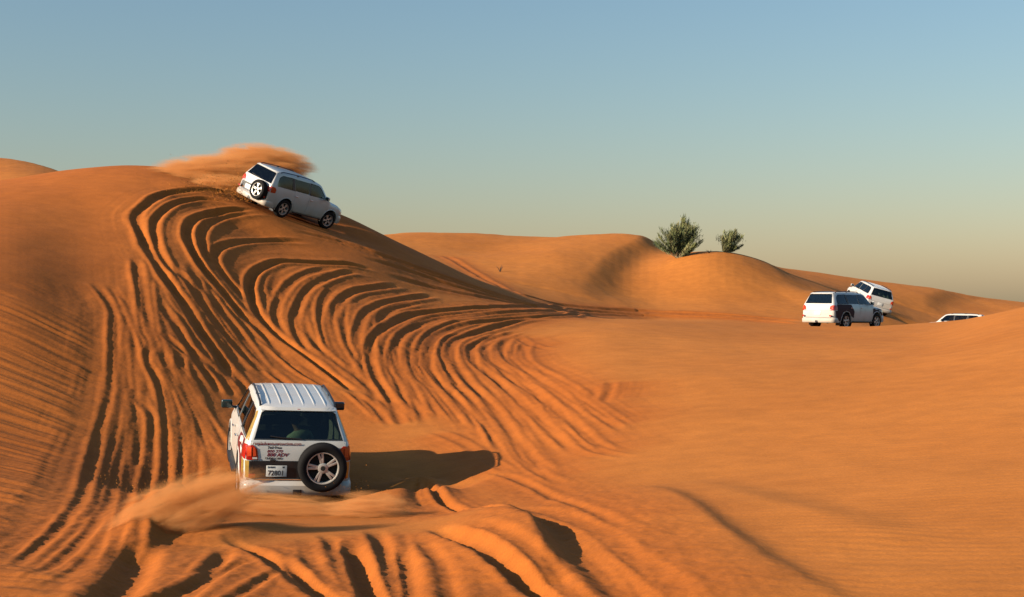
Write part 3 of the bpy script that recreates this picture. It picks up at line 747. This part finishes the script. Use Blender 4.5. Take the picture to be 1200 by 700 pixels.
def rear_bumper():
    bm = loft([-2.5, -2.45, -2.38, -2.25, -2.1]); bm.free()
    prof = [(-.955, -2.05), (-.985, -2.3), (-.965, -2.46), (-.90, -2.555), (-.78, -2.60), (-.45, -2.62), (0, -2.625)]
    prof = prof+[(-a, b) for a, b in prof[-2::-1]]
    bm = bmesh.new(); R_ = []
    for (x, y) in prof:
        n = Vector((x*.25, y+1.2, 0)).normalized()
        ring = []
        for (o, z) in ((-.10, .34), (-.03, .31), (.0, .34), (.012, .42), (.01, .495), (-.03, .53), (-.06, .56), (-.12, .56)):
            ring.append(bm.verts.new((x+n.x*o, y+n.y*o, z)))
        R_.append(ring)
    for A, B in zip(R_[:-1], R_[1:]):
        for k in range(len(A)): bm.faces.new((A[k], A[(k+1) % len(A)], B[(k+1) % len(A)], B[k]))
    bm.faces.new(R_[0][::-1]); bm.faces.new(R_[-1]); return bm2mesh(bm, 'rear_bumper', 40)
PM['rear_bumper'] = rear_bumper()
def front_bumper():
    prof = [(-.95, 1.98), (-.93, 2.15), (-.84, 2.28), (-.6, 2.36), (0, 2.40)]
    prof = prof+[(-a, b) for a, b in prof[-2::-1]]
    bm = bmesh.new(); R_ = []
    for (x, y) in prof:
        n = Vector((x*.3, y-1.2, 0)).normalized()
        R_.append([bm.verts.new((x+n.x*o, y+n.y*o, z)) for (o, z) in ((-.14, .36), (-.05, .34), (0, .42), (.005, .56), (-.02, .66), (-.08, .70), (-.14, .70))])
    for A, B in zip(R_[:-1], R_[1:]):
        for k in range(len(A)): bm.faces.new((A[k], A[(k+1) % len(A)], B[(k+1) % len(A)], B[k]))
    bm.faces.new(R_[0][::-1]); bm.faces.new(R_[-1]); return bm2mesh(bm, 'front_bumper', 40)
PM['front_bumper'] = front_bumper()
def arch():
    bm = bmesh.new(); R_ = []
    for k in range(25):
        t = -.35+(math.pi+.7)*k/24.0
        ring = []
        for r, o in ((.452, -.03), (.452, .018), (.475, .022), (.492, .004), (.492, -.03)):
            yy, zz = r*math.cos(t), .42+r*math.sin(t)
            w = ip(max(zz, .33), [.33, .42, .55, .75, .95], [.93, .975, .992, 1.0, .995])*wmid(1.425)
            ring.append(bm.verts.new((w+o, yy, zz)))
        R_.append(ring)
    for A, B in zip(R_[:-1], R_[1:]):
        for j in range(5): bm.faces.new((A[j], A[(j+1) % 5], B[(j+1) % 5], B[j]))
    bm.faces.new(R_[0]); bm.faces.new(R_[-1][::-1]); return bm2mesh(bm, 'arch', 35)
PM['arch'] = arch()
def on_roof(x, y): 
    h = BVH.ray_cast(Vector((x, y, 4)), Vector((0, 0, -1)))[0]; return h.z
def rib(x):
    bm = bmesh.new(); ys = np.linspace(-2.05, .30, 16); R_ = []
    for i, y in enumerate(ys):
        z = on_roof(x, y); e = .012*min(1, min(i, 15-i)/1.5)
        R_.append([bm.verts.new((x+a, y, z+b)) for a, b in ((-.021, -.01), (-.019, .001), (-.010, e), (.010, e), (.019, .001), (.021, -.01))])
    for A, B in zip(R_[:-1], R_[1:]):
        for k in range(5): bm.faces.new((A[k], A[k+1], B[k+1], B[k]))
    return bm2mesh(bm, 'rib', 60)
RIBX = [-.50, -.30, -.10, .10, .30, .50]
PM['ribs'] = [rib(x) for x in RIBX]
PM['rail'] = bm2mesh(joinbm(tube([(.665, -2.02, on_roof(.665, -2.02)+.005), (.665, -1.9, on_roof(.665, -1.9)+.05), (.668, -1.0, on_roof(.66, -1)+.055), (.668, -.1, on_roof(.66, -.1)+.05), (.665, .1, on_roof(.66, .1)+.005)], .020, 8), boxm((.667, -1.0, on_roof(.66, -1)+.03), (.03, .10, .05), .01)), 'rail', 45)
def mirror_bm():
    h = boxm((1.11, .80, 1.33), (.22, .13, .17), .045, None, 3)
    for v in h.verts:
        if v.co.y > .8: v.co.x += (1.04-v.co.x)*.18; v.co.z += (1.33-v.co.z)*.25
    return joinbm(h, tube([(.90, .84, 1.25), (1.02, .82, 1.27), (1.06, .81, 1.30)], .028, 8))
PM['mirror'] = bm2mesh(mirror_bm(), 'mirror', 40)
PM['mirror_face'] = bm2mesh(boxm((1.115, .730, 1.33), (.175, .012, .125), .004), 'mirror_face', 40)
PM['step'] = bm2mesh(boxm((.985, 0, .36), (.16, 1.75, .05), .02), 'step', 40)
PM['handle'] = [bm2mesh(joinbm(tube([(.985+.012, y-.09, 1.065), (1.012+.012, y-.06, 1.065), (1.012+.012, y+.06, 1.065), (.985+.012, y+.09, 1.065)], .014, 8)), 'handle', 50) for y in (-.02, -.95)]
PM['plate_panel'] = bm2mesh(boxm((-.37, -2.530, .735), (.36, .012, .20), .006), 'number_plate', 40)
PM['strip'] = bm2mesh(boxm((0, -2.530, .585), (1.50, .03, .022), .008), 'strip', 40)
PM['under'] = bm2mesh(boxm((0, -.08, .42), (1.45, 4.1, .22), .05), 'underbody', 40)
PM['flap'] = bm2mesh(boxm((.80, -1.93, .30), (.26, .015, .26), .005), 'flap', 40)
PM['tow'] = bm2mesh(joinbm(boxm((-.0, -2.62, .375), (.16, .05, .11), .02)), 'tow', 40)
PM['exhaust'] = bm2mesh(tube([(.55, -1.9, .34), (.58, -2.4, .33), (.58, -2.55, .30)], .035, 12), 'exhaust', 40)
PM['wiper'] = bm2mesh(tube([(.05, -2.462, 1.30), (-.28, -2.455, 1.315), (-.5, -2.44, 1.34)], .011, 6), 'wiper', 40)
PM['brake_light'] = bm2mesh(boxm((0, -2.225, 1.79), (.05, .02, .02), .005), 'brake_light', 40)
PM['seat'] = bm2mesh(joinbm(boxm((0, .02, .98), (.48, .13, .62), .05, Euler((rad(-12), 0, 0)), 3), boxm((0, .26, .70), (.50, .52, .16), .05, None, 3)), 'seat', 50)
PM['bench'] = bm2mesh(joinbm(boxm((0, .02, .98), (1.30, .13, .56), .05, Euler((rad(-12), 0, 0)), 3), boxm((0, .26, .70), (1.32, .50, .16), .05, None, 3)), 'bench', 50)
PM['headrest'] = bm2mesh(joinbm(boxm((0, -.06, 1.38), (.26, .09, .19), .035, None, 3), boxm((0, -.05, 1.26), (.12, .02, .14), 0)), 'headrest', 50)
PM['dash'] = bm2mesh(boxm((0, .98, 1.02), (1.60, .36, .28), .06, None, 3), 'dash', 45)
PM['steer'] = bm2mesh(joinbm(tube([(-.37+.19*math.cos(t), .66+.05*math.sin(t), 1.08+.18*math.sin(t)) for t in np.linspace(0, 2*math.pi, 25)], .014, 6), tube([(-.37, .70, 1.08), (-.37, .9, 1.0)], .03, 8)), 'steer', 50)
PM['cargo'] = bm2mesh(boxm((.1, -2.02, .98), (1.0, .34, .40), .06, None, 3), 'cargo', 45)
for k in ['win_front', 'win_rear', 'win_quarter', 'fr_front', 'fr_rear', 'fr_quarter', 'pillar_b', 'pillar_c', 'front_door', 'rear_door', 'tail_light', 'lens_a', 'lens_b', 'lens_c', 'headlight', 'livery', 'gold', 'gold_pillar', 'gold_corner', 'dark_quarter', 'fender_shade', 'dark_pillar', 'rail', 'mirror', 'mirror_face', 'step', 'flap', 'arch']:
    PM[k+'_L'] = mirx(PM[k])
PM['handle_L'] = [mirx(m_) for m_ in PM['handle']]; PM['livery_block_L'] = [mirx(m_) for m_ in PM['livery_block']]
def lettering(s, size, x, z, y, mat, parent, align='LEFT', shear=0, sx=1.0, label=None, cache={}):
    key = (s, size, align, shear)
    if key not in cache: cache[key] = text_mesh(s, size, .001, align, shear)
    o = link('lettering', cache[key].copy(), mat, parent)
    o.location = (x, y, z); o.rotation_euler = (rad(90), 0, 0); o.scale = (sx, 1, 1)
    return o
def car(key, label, group=None, spare=False, livery=None, text=False, plate='72801', lean=(0, 0, 0, 0), rim_mat=MRIM):
    root = bpy.data.objects.new('off_road_car', None); C.objects.link(root); root.matrix_world = POSE[key]; root.empty_display_size = .5
    tag(root, label, 'car', group)
    A = lambda name, mesh, mat, par=None: link(name, mesh, mat, par or root)
    A('body', BODY, MW)
    A('underbody', PM['under'], MUND)
    A('windshield', PM['windshield'], MGL); rg = A('rear_window', PM['rear_glass'], MGL); A('window_frame', PM['fr_rear'], MBK, rg); A('wiper', PM['wiper'], MBK, rg)
    for sfx in ('', '_L'):
        for k in ('front', 'rear', 'quarter'):
            w = A('side_window', PM['win_'+k+sfx], MGL); A('window_frame', PM['fr_'+k+sfx], MBK, w)
        A('window_pillar', PM['pillar_b'+sfx], MBK); A('window_pillar', PM['pillar_c'+sfx], MBK)
        fd = A('door', PM['front_door'+sfx], MW); rd = A('door', PM['rear_door'+sfx], MW)
        A('door_handle', PM['handle'+sfx][0], MCHR, fd); A('door_handle', PM['handle'+sfx][1], MCHR, rd)
        tl = A('tail_light', PM['tail_light'+sfx], MRED); A('lens', PM['lens_a'+sfx], MRED2, tl); A('lens', PM['lens_b'+sfx], MRED2, tl); A('lens', PM['lens_c'+sfx], MCLR, tl)
        A('headlight', PM['headlight'+sfx], MCLR)
        mi = A('wing_mirror', PM['mirror'+sfx], MMCP if key == 'near' else MW); A('mirror_glass', PM['mirror_face'+sfx], MMIR, mi)
        A('running_board', PM['step'+sfx], MBK); A('mud_flap', PM['flap'+sfx], MBK)
        A('roof_rail', PM['rail'+sfx], MBK)
        for yy in (-1.425, 1.425):
            a = A('wheel_arch', PM['arch'+sfx], MW); a.location = (0, yy, 0)
        s = 1 if sfx == '' else -1
        rfl = A('reflector', bm2mesh(boxm((s*.80, -2.622+.02, .66), (.12, .05, .07), .01), 'reflector', 40), MRED)
        for i, yy in enumerate((-1.425, 1.425)):
            h = A('wheel', HUB, MUND); h.location = (s*.865, yy, TR_-.01)
            steer = rad(lean[0]) if i else 0
            h.rotation_euler = (random.uniform(0, 1.2), 0, (0 if s > 0 else math.pi)+steer)
            A('tyre', TYRE, MRB, h); A('rim', RIM, MRIM, h)
        if livery == 'maroon':
            lv = A('livery_panel', PM['livery'+sfx], MMAR); A('livery_stripe', PM['gold'+sfx], MGOLD, lv); A('livery_stripe', PM['gold_pillar'+sfx], MGOLD, lv); A('livery_stripe', PM['gold_corner'+sfx], MGOLD, lv)
            for bmsh in PM['livery_block'+sfx]: A('livery_block', bmsh, MPLT, lv)
        if livery == 'dark':
            A('livery_panel', PM['dark_quarter'+sfx], MDRK); A('livery_panel', PM['fender_shade'+sfx], MDRK); A('livery_panel', PM['dark_pillar'+sfx], MDRK)  # the fender patch is painted shade, the quarter is livery
    A('hood', PM['hood'], MW); tg = A('tailgate', PM['tailgate'], MW); gn = A('tailgate_trim', PM['garnish'], MBK if spare else MW); A('roof_spoiler', PM['spoiler'], MW)
    A('brake_light', PM['brake_light'], MRED, gn)
    for m_ in PM['ribs']: A('roof_rib', m_, MW)
    A('rear_bumper', PM['rear_bumper'], MW); A('front_bumper', PM['front_bumper'], MW); A('grille', PM['grille'], MBK)
    A('trim_strip', PM['strip'], MCHR if spare else MW, gn); A('tow_hook', PM['tow'], MBK); A('exhaust_pipe', PM['exhaust'], MBK)
    A('dashboard', PM['dash'], MBK); A('steering_wheel', PM['steer'], MBK)
    for (x, y) in ((-.38, -.10), (.38, -.10)):
        st = A('seat', PM['seat'], MSEAT); st.location = (x, y, 0); A('headrest', PM['headrest'], MSEAT, st)
    be = A('seat', PM['bench'], MSEAT); be.location = (0, -1.0, 0)
    for x in (-.42, .42): h = A('headrest', PM['headrest'], MSEAT, be); h.location = (x, 0, 0)
    px = -.37 if spare else 0.0
    npl = A('number_plate', PM['plate_panel'], MPLT); npl.location = (px+.37, -.01 if spare else -.005, 0 if spare else .06)
    if text:
        lettering(plate, .125, px-.155+.37, .655, -2.5375, MTXB, npl, sx=.92).location = (-.37-.155, -2.5375, .66)
        lettering('DUBAI', .045, 0, 0, 0, MTXB, npl).location = (-.37-.16, -2.5375, .79)
        lettering('M', .05, 0, 0, 0, MTXB, npl).location = (-.37+.10, -2.5375, .79)
        yy = -2.497-.0165
        def tz(z): return rear_y(z)-.0145
        lettering('regaladventuretourism.com', .078, 0, 0, 0, MTXT, tg, sx=.98).location = (-.80, tz(1.22)-.002, 1.195)
        lettering('Toll Free', .068, 0, 0, 0, MTXB, tg, shear=.2).location = (-.55, tz(1.15), 1.125)
        lettering('800 270', .072, 0, 0, 0, MTXT, tg, shear=.2, sx=1.15).location = (-.55, tz(1.1), 1.058)
        lettering('800 ADV', .092, 0, 0, 0, MTXT, tg, shear=.2, sx=1.05).location = (-.55, tz(1.02), .990)
        lettering('DUBAI, UAE', .05, 0, 0, 0, MTXB, tg, sx=1.1).location = (-.58, tz(.95)-.001, .945)
        # small flower-like emblem
        eb = bmesh.new()
        for a in (-1.0, -.5, 0, .5, 1.0):
            t = tube([(0, 0, 0), (.03*math.sin(a), 0, .03*math.cos(a)), (.052*math.sin(a*1.3), 0, .042*math.cos(a))], [.003, .010, .003], 6)
            me = bpy.data.meshes.new('t'); t.to_mesh(me); t.free(); eb.from_mesh(me)
        e = A('emblem', bm2mesh(eb, 'emblem', 40), MTXB, gn); e.location = (-.44, -2.520, .905); e.scale = (1.1, .3, 1.0)
    if spare:
        sw = A('spare_wheel', HUB, MUND); sw.location = (.42, -2.655, .84); sw.rotation_euler = (rad(12), 0, rad(-90)); sw.scale = (1.0, 1.09, 1.09)
        A('tyre', TYRE, MRB, sw); A('rim', RIM, rim_mat, sw)
        A('wheel_carrier', bm2mesh(joinbm(boxm((.42, -2.54, .80), (.5, .06, .12), .02), boxm((.72, -2.54, .75), (.1, .06, .5), .02)), 'carrier', 40), MBK)
    return root
near_car = car('near', 'white off-road car with maroon rear quarter, ribbed roof and spare wheel, throwing up sand', 'white off-road cars on the dunes', spare=True, livery='maroon', text=True, lean=(4, 0, 0, 0))
crest_car = car('crest', 'white off-road car with spare wheel tilted on the dune crest before a sand plume', 'white off-road cars on the dunes', spare=True, lean=(-8, 0, 0, 0))
dark_car = car('dark', 'white off-road car with dark rear quarter and painted-in shade on the fender, no spare wheel, standing level', 'white off-road cars on the dunes', livery='dark')
tilt_car = car('tilted', 'plain white off-road car climbing nose up and leaning, behind the car with dark panels', 'white off-road cars on the dunes')
hollow_car = car('hollow', 'white off-road car sunk in a hollow with only roof and windows showing', 'white off-road cars on the dunes')

# ------------------------------------------------------------------ passenger seen through the rear window
def person():
    P = {'pel': ((0, 0, .80), .13, .11), 'sp1': ((0, -.02, .95), .13, .10), 'sp2': ((.0, -.04, 1.10), .15, .11), 'che': ((0, -.05, 1.22), .15, .10), 'nck': ((0, -.03, 1.33), .052, .052), 'hd0': ((0, -.01, 1.40), .072, .082), 'hd1': ((0, 0, 1.48), .082, .095), 'hd2': ((0, -.005, 1.54), .06, .07),
         'ls': ((-.19, -.05, 1.24), .062, .06), 'le': ((-.25, .10, 1.02), .045, .045), 'lw': ((-.14, .32, 1.0), .032, .032), 'lh': ((-.10, .40, 1.0), .036, .022),
         'rs': ((.19, -.05, 1.24), .062, .06), 're': ((.25, .10, 1.02), .045, .045), 'rw': ((.14, .32, 1.0), .032, .032), 'rh': ((.10, .40, 1.0), .036, .022),
         'lp': ((-.10, .03, .80), .085, .085), 'lk': ((-.13, .44, .84), .065, .065), 'la': ((-.13, .50, .50), .042, .042), 'lt': ((-.13, .62, .46), .04, .03),
         'rp': ((.10, .03, .80), .085, .085), 'rk': ((.13, .44, .84), .065, .065), 'ra': ((.13, .50, .50), .042, .042), 'rt': ((.13, .62, .46), .04, .03)}
    E_ = [('pel', 'sp1'), ('sp1', 'sp2'), ('sp2', 'che'), ('che', 'nck'), ('nck', 'hd0'), ('hd0', 'hd1'), ('hd1', 'hd2'), ('che', 'ls'), ('ls', 'le'), ('le', 'lw'), ('lw', 'lh'), ('che', 'rs'), ('rs', 're'), ('re', 'rw'), ('rw', 'rh'), ('pel', 'lp'), ('lp', 'lk'), ('lk', 'la'), ('la', 'lt'), ('pel', 'rp'), ('rp', 'rk'), ('rk', 'ra'), ('ra', 'rt')]
    ks = list(P); me = bpy.data.meshes.new('person'); me.from_pydata([P[k][0] for k in ks], [(ks.index(a), ks.index(b)) for a, b in E_], [])
    o = bpy.data.objects.new('tmp_p', me); C.objects.link(o)
    sk = o.modifiers.new('s', 'SKIN'); o.modifiers.new('u', 'SUBSURF').levels = 1
    for i, k in enumerate(ks): me.skin_vertices[0].data[i].radius = (P[k][1], P[k][2]); me.skin_vertices[0].data[i].use_root = (k == 'pel')
    bpy.context.view_layer.update()
    m2 = bpy.data.meshes.new_from_object(o.evaluated_get(bpy.context.evaluated_depsgraph_get())); bpy.data.objects.remove(o)
    sh = simple('pale_shirt', (.62, .70, .50), .9, noise=.08); skn = simple('skin', (.36, .19, .11), .6); tr = simple('dark_trousers', (.05, .05, .06), .9)
    m2.materials.clear()
    for mm in (sh, skn, tr): m2.materials.append(mm)
    for p in m2.polygons:
        c = p.center; p.use_smooth = True
        p.material_index = 1 if (c.z > 1.31 and abs(c.x) < .11) or (c.y > .22 and c.z > .93) else (2 if c.z < .82 else 0)
    root = link('person', m2); root.matrix_world = POSE['near'] @ Matrix.Translation((.40, -1.70, .05)) @ Matrix.Rotation(rad(-16), 4, 'Y') @ Matrix.Rotation(rad(10), 4, 'Z')
    tag(root, 'passenger in a pale green top seated inside the car with the spare wheel and lettering', 'person')
    hb = bmesh.new(); bmesh.ops.create_icosphere(hb, subdivisions=2, radius=1, matrix=Matrix.Translation((0, -.025, 1.50)) @ Matrix.Diagonal((.092, .098, .085, 1)))
    bmesh.ops.delete(hb, geom=[v for v in hb.verts if v.co.y > .045 and v.co.z < 1.53], context='VERTS')
    link('hair', bm2mesh(hb, 'hair', 60), simple('brown_hair', (.045, .022, .012), .7), root)
person()

# ------------------------------------------------------------------ desert shrubs
MLEAF = []
for i, c in enumerate([(.19, .20, .06), (.13, .155, .055), (.30, .27, .11), (.07, .09, .045)]):
    MLEAF.append(simple('shrub_green_%d' % i, c, .8, noise=.25))
MSTEM = simple('pale_stem', (.36, .25, .13), .85, noise=.2)
def shrub(label, x, y, h, spread, leanx, n, seed, stem_part=.45):
    rnd = random.Random(seed); z0 = ground(x, y)-.05
    root = bpy.data.objects.new('desert_shrub', None); C.objects.link(root); root.location = (x, y, z0)
    tag(root, label, 'shrub', 'shrubs growing on the dune top')
    sb = bmesh.new(); lb = [bmesh.new() for _ in MLEAF]
    def blade(bm, a, b, w, seg=2, bend=None):
        d = (b-a); s = d.cross(Vector((rnd.uniform(-1, 1), rnd.uniform(-1, 1), .3))).normalized()*w
        m_ = (a+b)*.5+(bend or Vector((0, 0, 0)))
        v = [bm.verts.new(a-s*.6), bm.verts.new(a+s*.6), bm.verts.new(m_+s), bm.verts.new(m_-s), bm.verts.new(b)]
        bm.faces.new((v[0], v[1], v[2], v[3])); bm.faces.new((v[3], v[2], v[4]))
    for i in range(n):
        az = rnd.uniform(0, 2*math.pi); tl = abs(rnd.gauss(0, .55)); tl = min(tl, 1.2)
        L_ = h*rnd.choice([.55, .72, .85, .95, 1.0])*rnd.uniform(.85, 1.05)*(1-.15*tl)
        d = Vector((math.sin(tl)*math.cos(az)*spread+leanx, math.sin(tl)*math.sin(az)*spread, math.cos(tl))).normalized()
        base = Vector((rnd.gauss(0, .10), rnd.gauss(0, .10), 0))
        pts = [base+d*L_*t+Vector((0, 0, .12*L_*t*t)) for t in (0, .25, .5, .75, 1)]
        t_ = tube(pts, [.022, .018, .013, .008, .003], 5); me = bpy.data.meshes.new('t'); t_.to_mesh(me); t_.free(); sb.from_mesh(me); bpy.data.meshes.remove(me)
        k = rnd.choice([0, 0, 1, 2, 3])
        for q in range(150):
            t = rnd.uniform(stem_part, 1.0); p = base+d*L_*t+Vector((0, 0, .12*L_*t*t))
            e = (Vector((rnd.gauss(.12, .28), rnd.gauss(0, .28), rnd.uniform(.3, 1)))*.7+d*.6).normalized(); p = p+Vector((rnd.gauss(0, .06), rnd.gauss(0, .06), rnd.gauss(0, .05)))
            ll = rnd.uniform(.18, .42)*h/2.4
            blade(lb[k if rnd.random() < .75 else rnd.randrange(4)], p, p+e*ll, rnd.uniform(.010, .020), bend=Vector((rnd.gauss(0, .02), 0, rnd.gauss(0, .02))))
    for cidx in range(max(8, n//3)):
        ca, cr_, cz = rnd.uniform(0, 6.28), rnd.random()**.6, rnd.uniform(.36, .80)
        cc = Vector((cr_*math.cos(ca)*.40*h*spread*(1-.5*abs(cz-.55))+leanx*h*.5, cr_*math.sin(ca)*.36*h, cz*h)); kk = rnd.choice([0, 0, 1, 2, 3])
        for q in range(110):
            p = cc+Vector((rnd.gauss(0, .085*h), rnd.gauss(0, .085*h), rnd.gauss(0, .075*h)))
            e = Vector((rnd.gauss(.15, .35)+p.x*.2/h, rnd.gauss(0, .35), rnd.uniform(.3, 1))).normalized()
            blade(lb[kk if rnd.random() < .8 else rnd.randrange(4)], p, p+e*rnd.uniform(.12, .30)*h/2.4, rnd.uniform(.010, .020))
    link('stems', bm2mesh(sb, 'stems', 60), MSTEM, root)
    fo = bmesh.new()
    me = bpy.data.meshes.new('foliage')
    for i, b in enumerate(lb):
        for f in b.faces: f.material_index = i
        t = bpy.data.meshes.new('t'); b.to_mesh(t); b.free(); fo.from_mesh(t); bpy.data.meshes.remove(t)
    fo.to_mesh(me); fo.free()
    for m_ in MLEAF: me.materials.append(m_)
    fol = link('foliage', me, None, root)
    return root
def at_px(u, v):
    p = unproject([(u, v)])[0]; return float(p[0]), float(p[1])
def on_col(u, d): return (u-CX)/F*d, d
x, y = on_col(796, 110.5); shrub('large broom-like green shrub with pale bare stems on the dune top', x, y, 2.75, 1.12, .12, 75, 11, .34)
x, y = on_col(851, 111); shrub('small dark green shrub leaning to one side on the dune brow', x, y, 1.75, 1.35, .5, 42, 5, .22)
def twig(label, x, y, h, seed):
    rnd = random.Random(seed); z0 = ground(x, y)-.04; bm = bmesh.new()
    for i in range(5):
        a = rnd.uniform(0, 6.28); t = tube([(0, 0, 0), (.12*math.cos(a), .12*math.sin(a), h*.5), (.22*math.cos(a)+rnd.gauss(0, .05), .22*math.sin(a), h*rnd.uniform(.7, 1))], [.03, .02, .006], 5)
        me = bpy.data.meshes.new('t'); t.to_mesh(me); t.free(); bm.from_mesh(me)
    o = link('dry_twig', bm2mesh(bm, 'twig', 50), simple('dry_wood', (.07, .045, .03), .9), None); o.location = (x, y, z0); tag(o, label, 'twig')
x, y = on_col(831, 110); twig('tiny dark dry twig between the two shrubs', x, y, .3, 2)
x, y = at_px(586, 322); twig('lone dark dry twig on the sand in the valley', x, y, .55, 4)

# ------------------------------------------------------------------ pale low wall far off on the ridge
def far_wall():
    root = bpy.data.objects.new('camp_wall', None); C.objects.link(root); x, y = on_col(578, 148); root.location = (x, y, ground(x, y)-.72)
    m_ = simple('pale_plaster', (.50, .42, .32), .9, noise=.15)
    link('wall', bm2mesh(boxm((0, 0, .42), (2.4, .3, .9), .03), 'wall', 30), m_, root)
    link('coping', bm2mesh(boxm((0, 0, .92), (2.6, .42, .10), .02), 'coping', 30), m_, root)
    tag(root, 'pale low wall far away on the sand ridge', 'wall')
far_wall()

# ------------------------------------------------------------------ airborne sand
def dust_mat(name, dens, nscale, thr, seed, amp=3.4):
    m, nt, p, o = newmat(name); nt.nodes.remove(p)
    N = nt.nodes.new; Lk = nt.links.new
    tc = N('ShaderNodeTexCoord'); ln = N('ShaderNodeVectorMath'); ln.operation = 'LENGTH'; Lk(tc.outputs['Object'], ln.inputs[0])
    mp = N('ShaderNodeMapping'); mp.inputs['Location'].default_value = (seed*3.1, seed*1.7, 0); mp.inputs['Scale'].default_value = (.75, 1.1, 1.5); mp.inputs['Rotation'].default_value = (0, rad(25), 0); Lk(tc.outputs['Object'], mp.inputs[0])
    n = N('ShaderNodeTexNoise'); n.inputs['Scale'].default_value = nscale; n.inputs['Detail'].default_value = 7; n.inputs['Roughness'].default_value = .62; n.inputs['Distortion'].default_value = .8; Lk(mp.outputs[0], n.inputs['Vector'])
    a = N('ShaderNodeMath'); a.operation = 'MULTIPLY_ADD'; Lk(ln.outputs['Value'], a.inputs[0]); a.inputs[1].default_value = -1.0; a.inputs[2].default_value = .92-thr
    b = N('ShaderNodeMath'); b.operation = 'MULTIPLY_ADD'; Lk(n.outputs['Fac'], b.inputs[0]); b.inputs[1].default_value = amp; b.inputs[2].default_value = -amp*.5
    c = N('ShaderNodeMath'); c.operation = 'ADD'; c.use_clamp = True; Lk(a.outputs[0], c.inputs[0]); Lk(b.outputs[0], c.inputs[1])
    # always thin to nothing at the hull
    ed = N('ShaderNodeMapRange'); ed.interpolation_type = 'SMOOTHSTEP'; Lk(ln.outputs['Value'], ed.inputs[0]); ed.inputs[1].default_value = .97; ed.inputs[2].default_value = .55; ed.inputs[3].default_value = 0; ed.inputs[4].default_value = 1
    m1 = N('ShaderNodeMath'); m1.operation = 'MULTIPLY'; Lk(c.outputs[0], m1.inputs[0]); Lk(ed.outputs[0], m1.inputs[1])
    d = N('ShaderNodeMath'); d.operation = 'MULTIPLY'; Lk(m1.outputs[0], d.inputs[0]); d.inputs[1].default_value = dens
    v = N('ShaderNodeVolumePrincipled'); v.inputs['Color'].default_value = (.93, .47, .17, 1); v.inputs['Anisotropy'].default_value = .1; Lk(d.outputs[0], v.inputs['Density'])
    Lk(v.outputs[0], o.inputs['Volume']); return m
def dust(label, u, v, d, r, rot, dens, nscale, thr, seed):
    bm = bmesh.new(); bmesh.ops.create_icosphere(bm, subdivisions=3, radius=1)
    o = link('sand_plume', bm2mesh(bm, 'plume', 80), dust_mat('airborne_sand_%d' % seed, dens, nscale, thr, seed, 3.4 if d else 5.5))
    if d: o.location = ((u-CX)/F*d, d, (HZ-v)/F*d)
    else:
        x, y = at_px(u, v); o.location = (x, y, ground(x, y)+r[2]*.45)
    o.scale = r; o.rotation_euler = [rad(a) for a in rot]
    tag(o, label, 'dust', kind='stuff')
dust('wide plume of blown orange sand behind the crest car', 256, 207, 64.0, (3.9, 1.8, 1.3), (0, -3, 8), 9.0, 3.2, -.06, 1)
dust('sand thrown over the roof of the crest car', 312, 191, 65.0, (2.7, 1.5, 1.0), (0, 8, 0), 9.0, 3.4, -.06, 2)
dust('dense sand kicked up by the rear wheels on the crest', 262, 222, 62.0, (1.9, 1.1, .8), (0, 4, 15), 9.0, 3.0, -.05, 3)
dust('curling sheet of sand thrown left of the rear bumper', 214, 626, None, (1.3, .6, .50), (0, -18, 25), 8.5, 2.5, -.03, 4)
dust('low sand haze under the rear bumper', 325, 604, None, (1.7, .5, .26), (0, 3, -8), 8.0, 3.0, .0, 5)
dust('small puff of sand by the right rear wheel', 432, 606, None, (.75, .5, .28), (0, 0, 0), 7.0, 3.0, .0, 6)

def spray(label, origin, dirs, n, reach, size, seed):
    """loose grains and clods in flight, too many to count"""
    rnd = np.random.RandomState(seed); V = []; Fc = []
    for k in range(n):
        d = Vector(dirs[rnd.randint(len(dirs))])+Vector(rnd.normal(0, .22, 3)); t = rnd.rand()**1.5
        p = Vector(origin)+d*reach*t+Vector((0, 0, -1.3*reach*t*t*.6))+Vector(rnd.normal(0, .10+.12*t, 3))
        if p.z < ground(p.x, p.y)+.01: p.z = ground(p.x, p.y)+abs(rnd.normal(0, .06))
        r = size*(.35+rnd.rand()**3*1.5); b = len(V)
        R3 = Euler(rnd.rand(3)*6).to_matrix()
        for q in ((1, 1, 1), (-1, -1, 1), (-1, 1, -1), (1, -1, -1)): V.append(p+R3 @ Vector(q)*r*.55)
        Fc += [(b, b+1, b+2), (b, b+3, b+1), (b, b+2, b+3), (b+1, b+3, b+2)]
    me = bpy.data.meshes.new('spray'); me.from_pydata([tuple(v) for v in V], [], Fc)
    o = link('sand_spray', me, SAND); tag(o, label, 'sand spray', kind='stuff')
Mn, Mc = POSE['near'], POSE['crest']
spray('loose grains of sand flying from the left rear wheel', Mn @ Vector((-.9, -2.1, .25)), [(-.7, -.9, .75), (-.9, -.5, .65), (-.3, -1, .5)], 2600, 1.9, .008, 1)
spray('loose grains of sand flying from the right rear wheel', Mn @ Vector((.9, -2.1, .2)), [(.5, -.9, .45), (.1, -1, .5)], 1200, 1.2, .007, 2)
spray('loose grains of sand flying behind the car on the crest', Mc @ Vector((-.3, -2.2, .3)), [(-.9, .1, .7), (-.8, -.2, .4), (-.4, .3, .9)], 2600, 3.4, .020, 3)
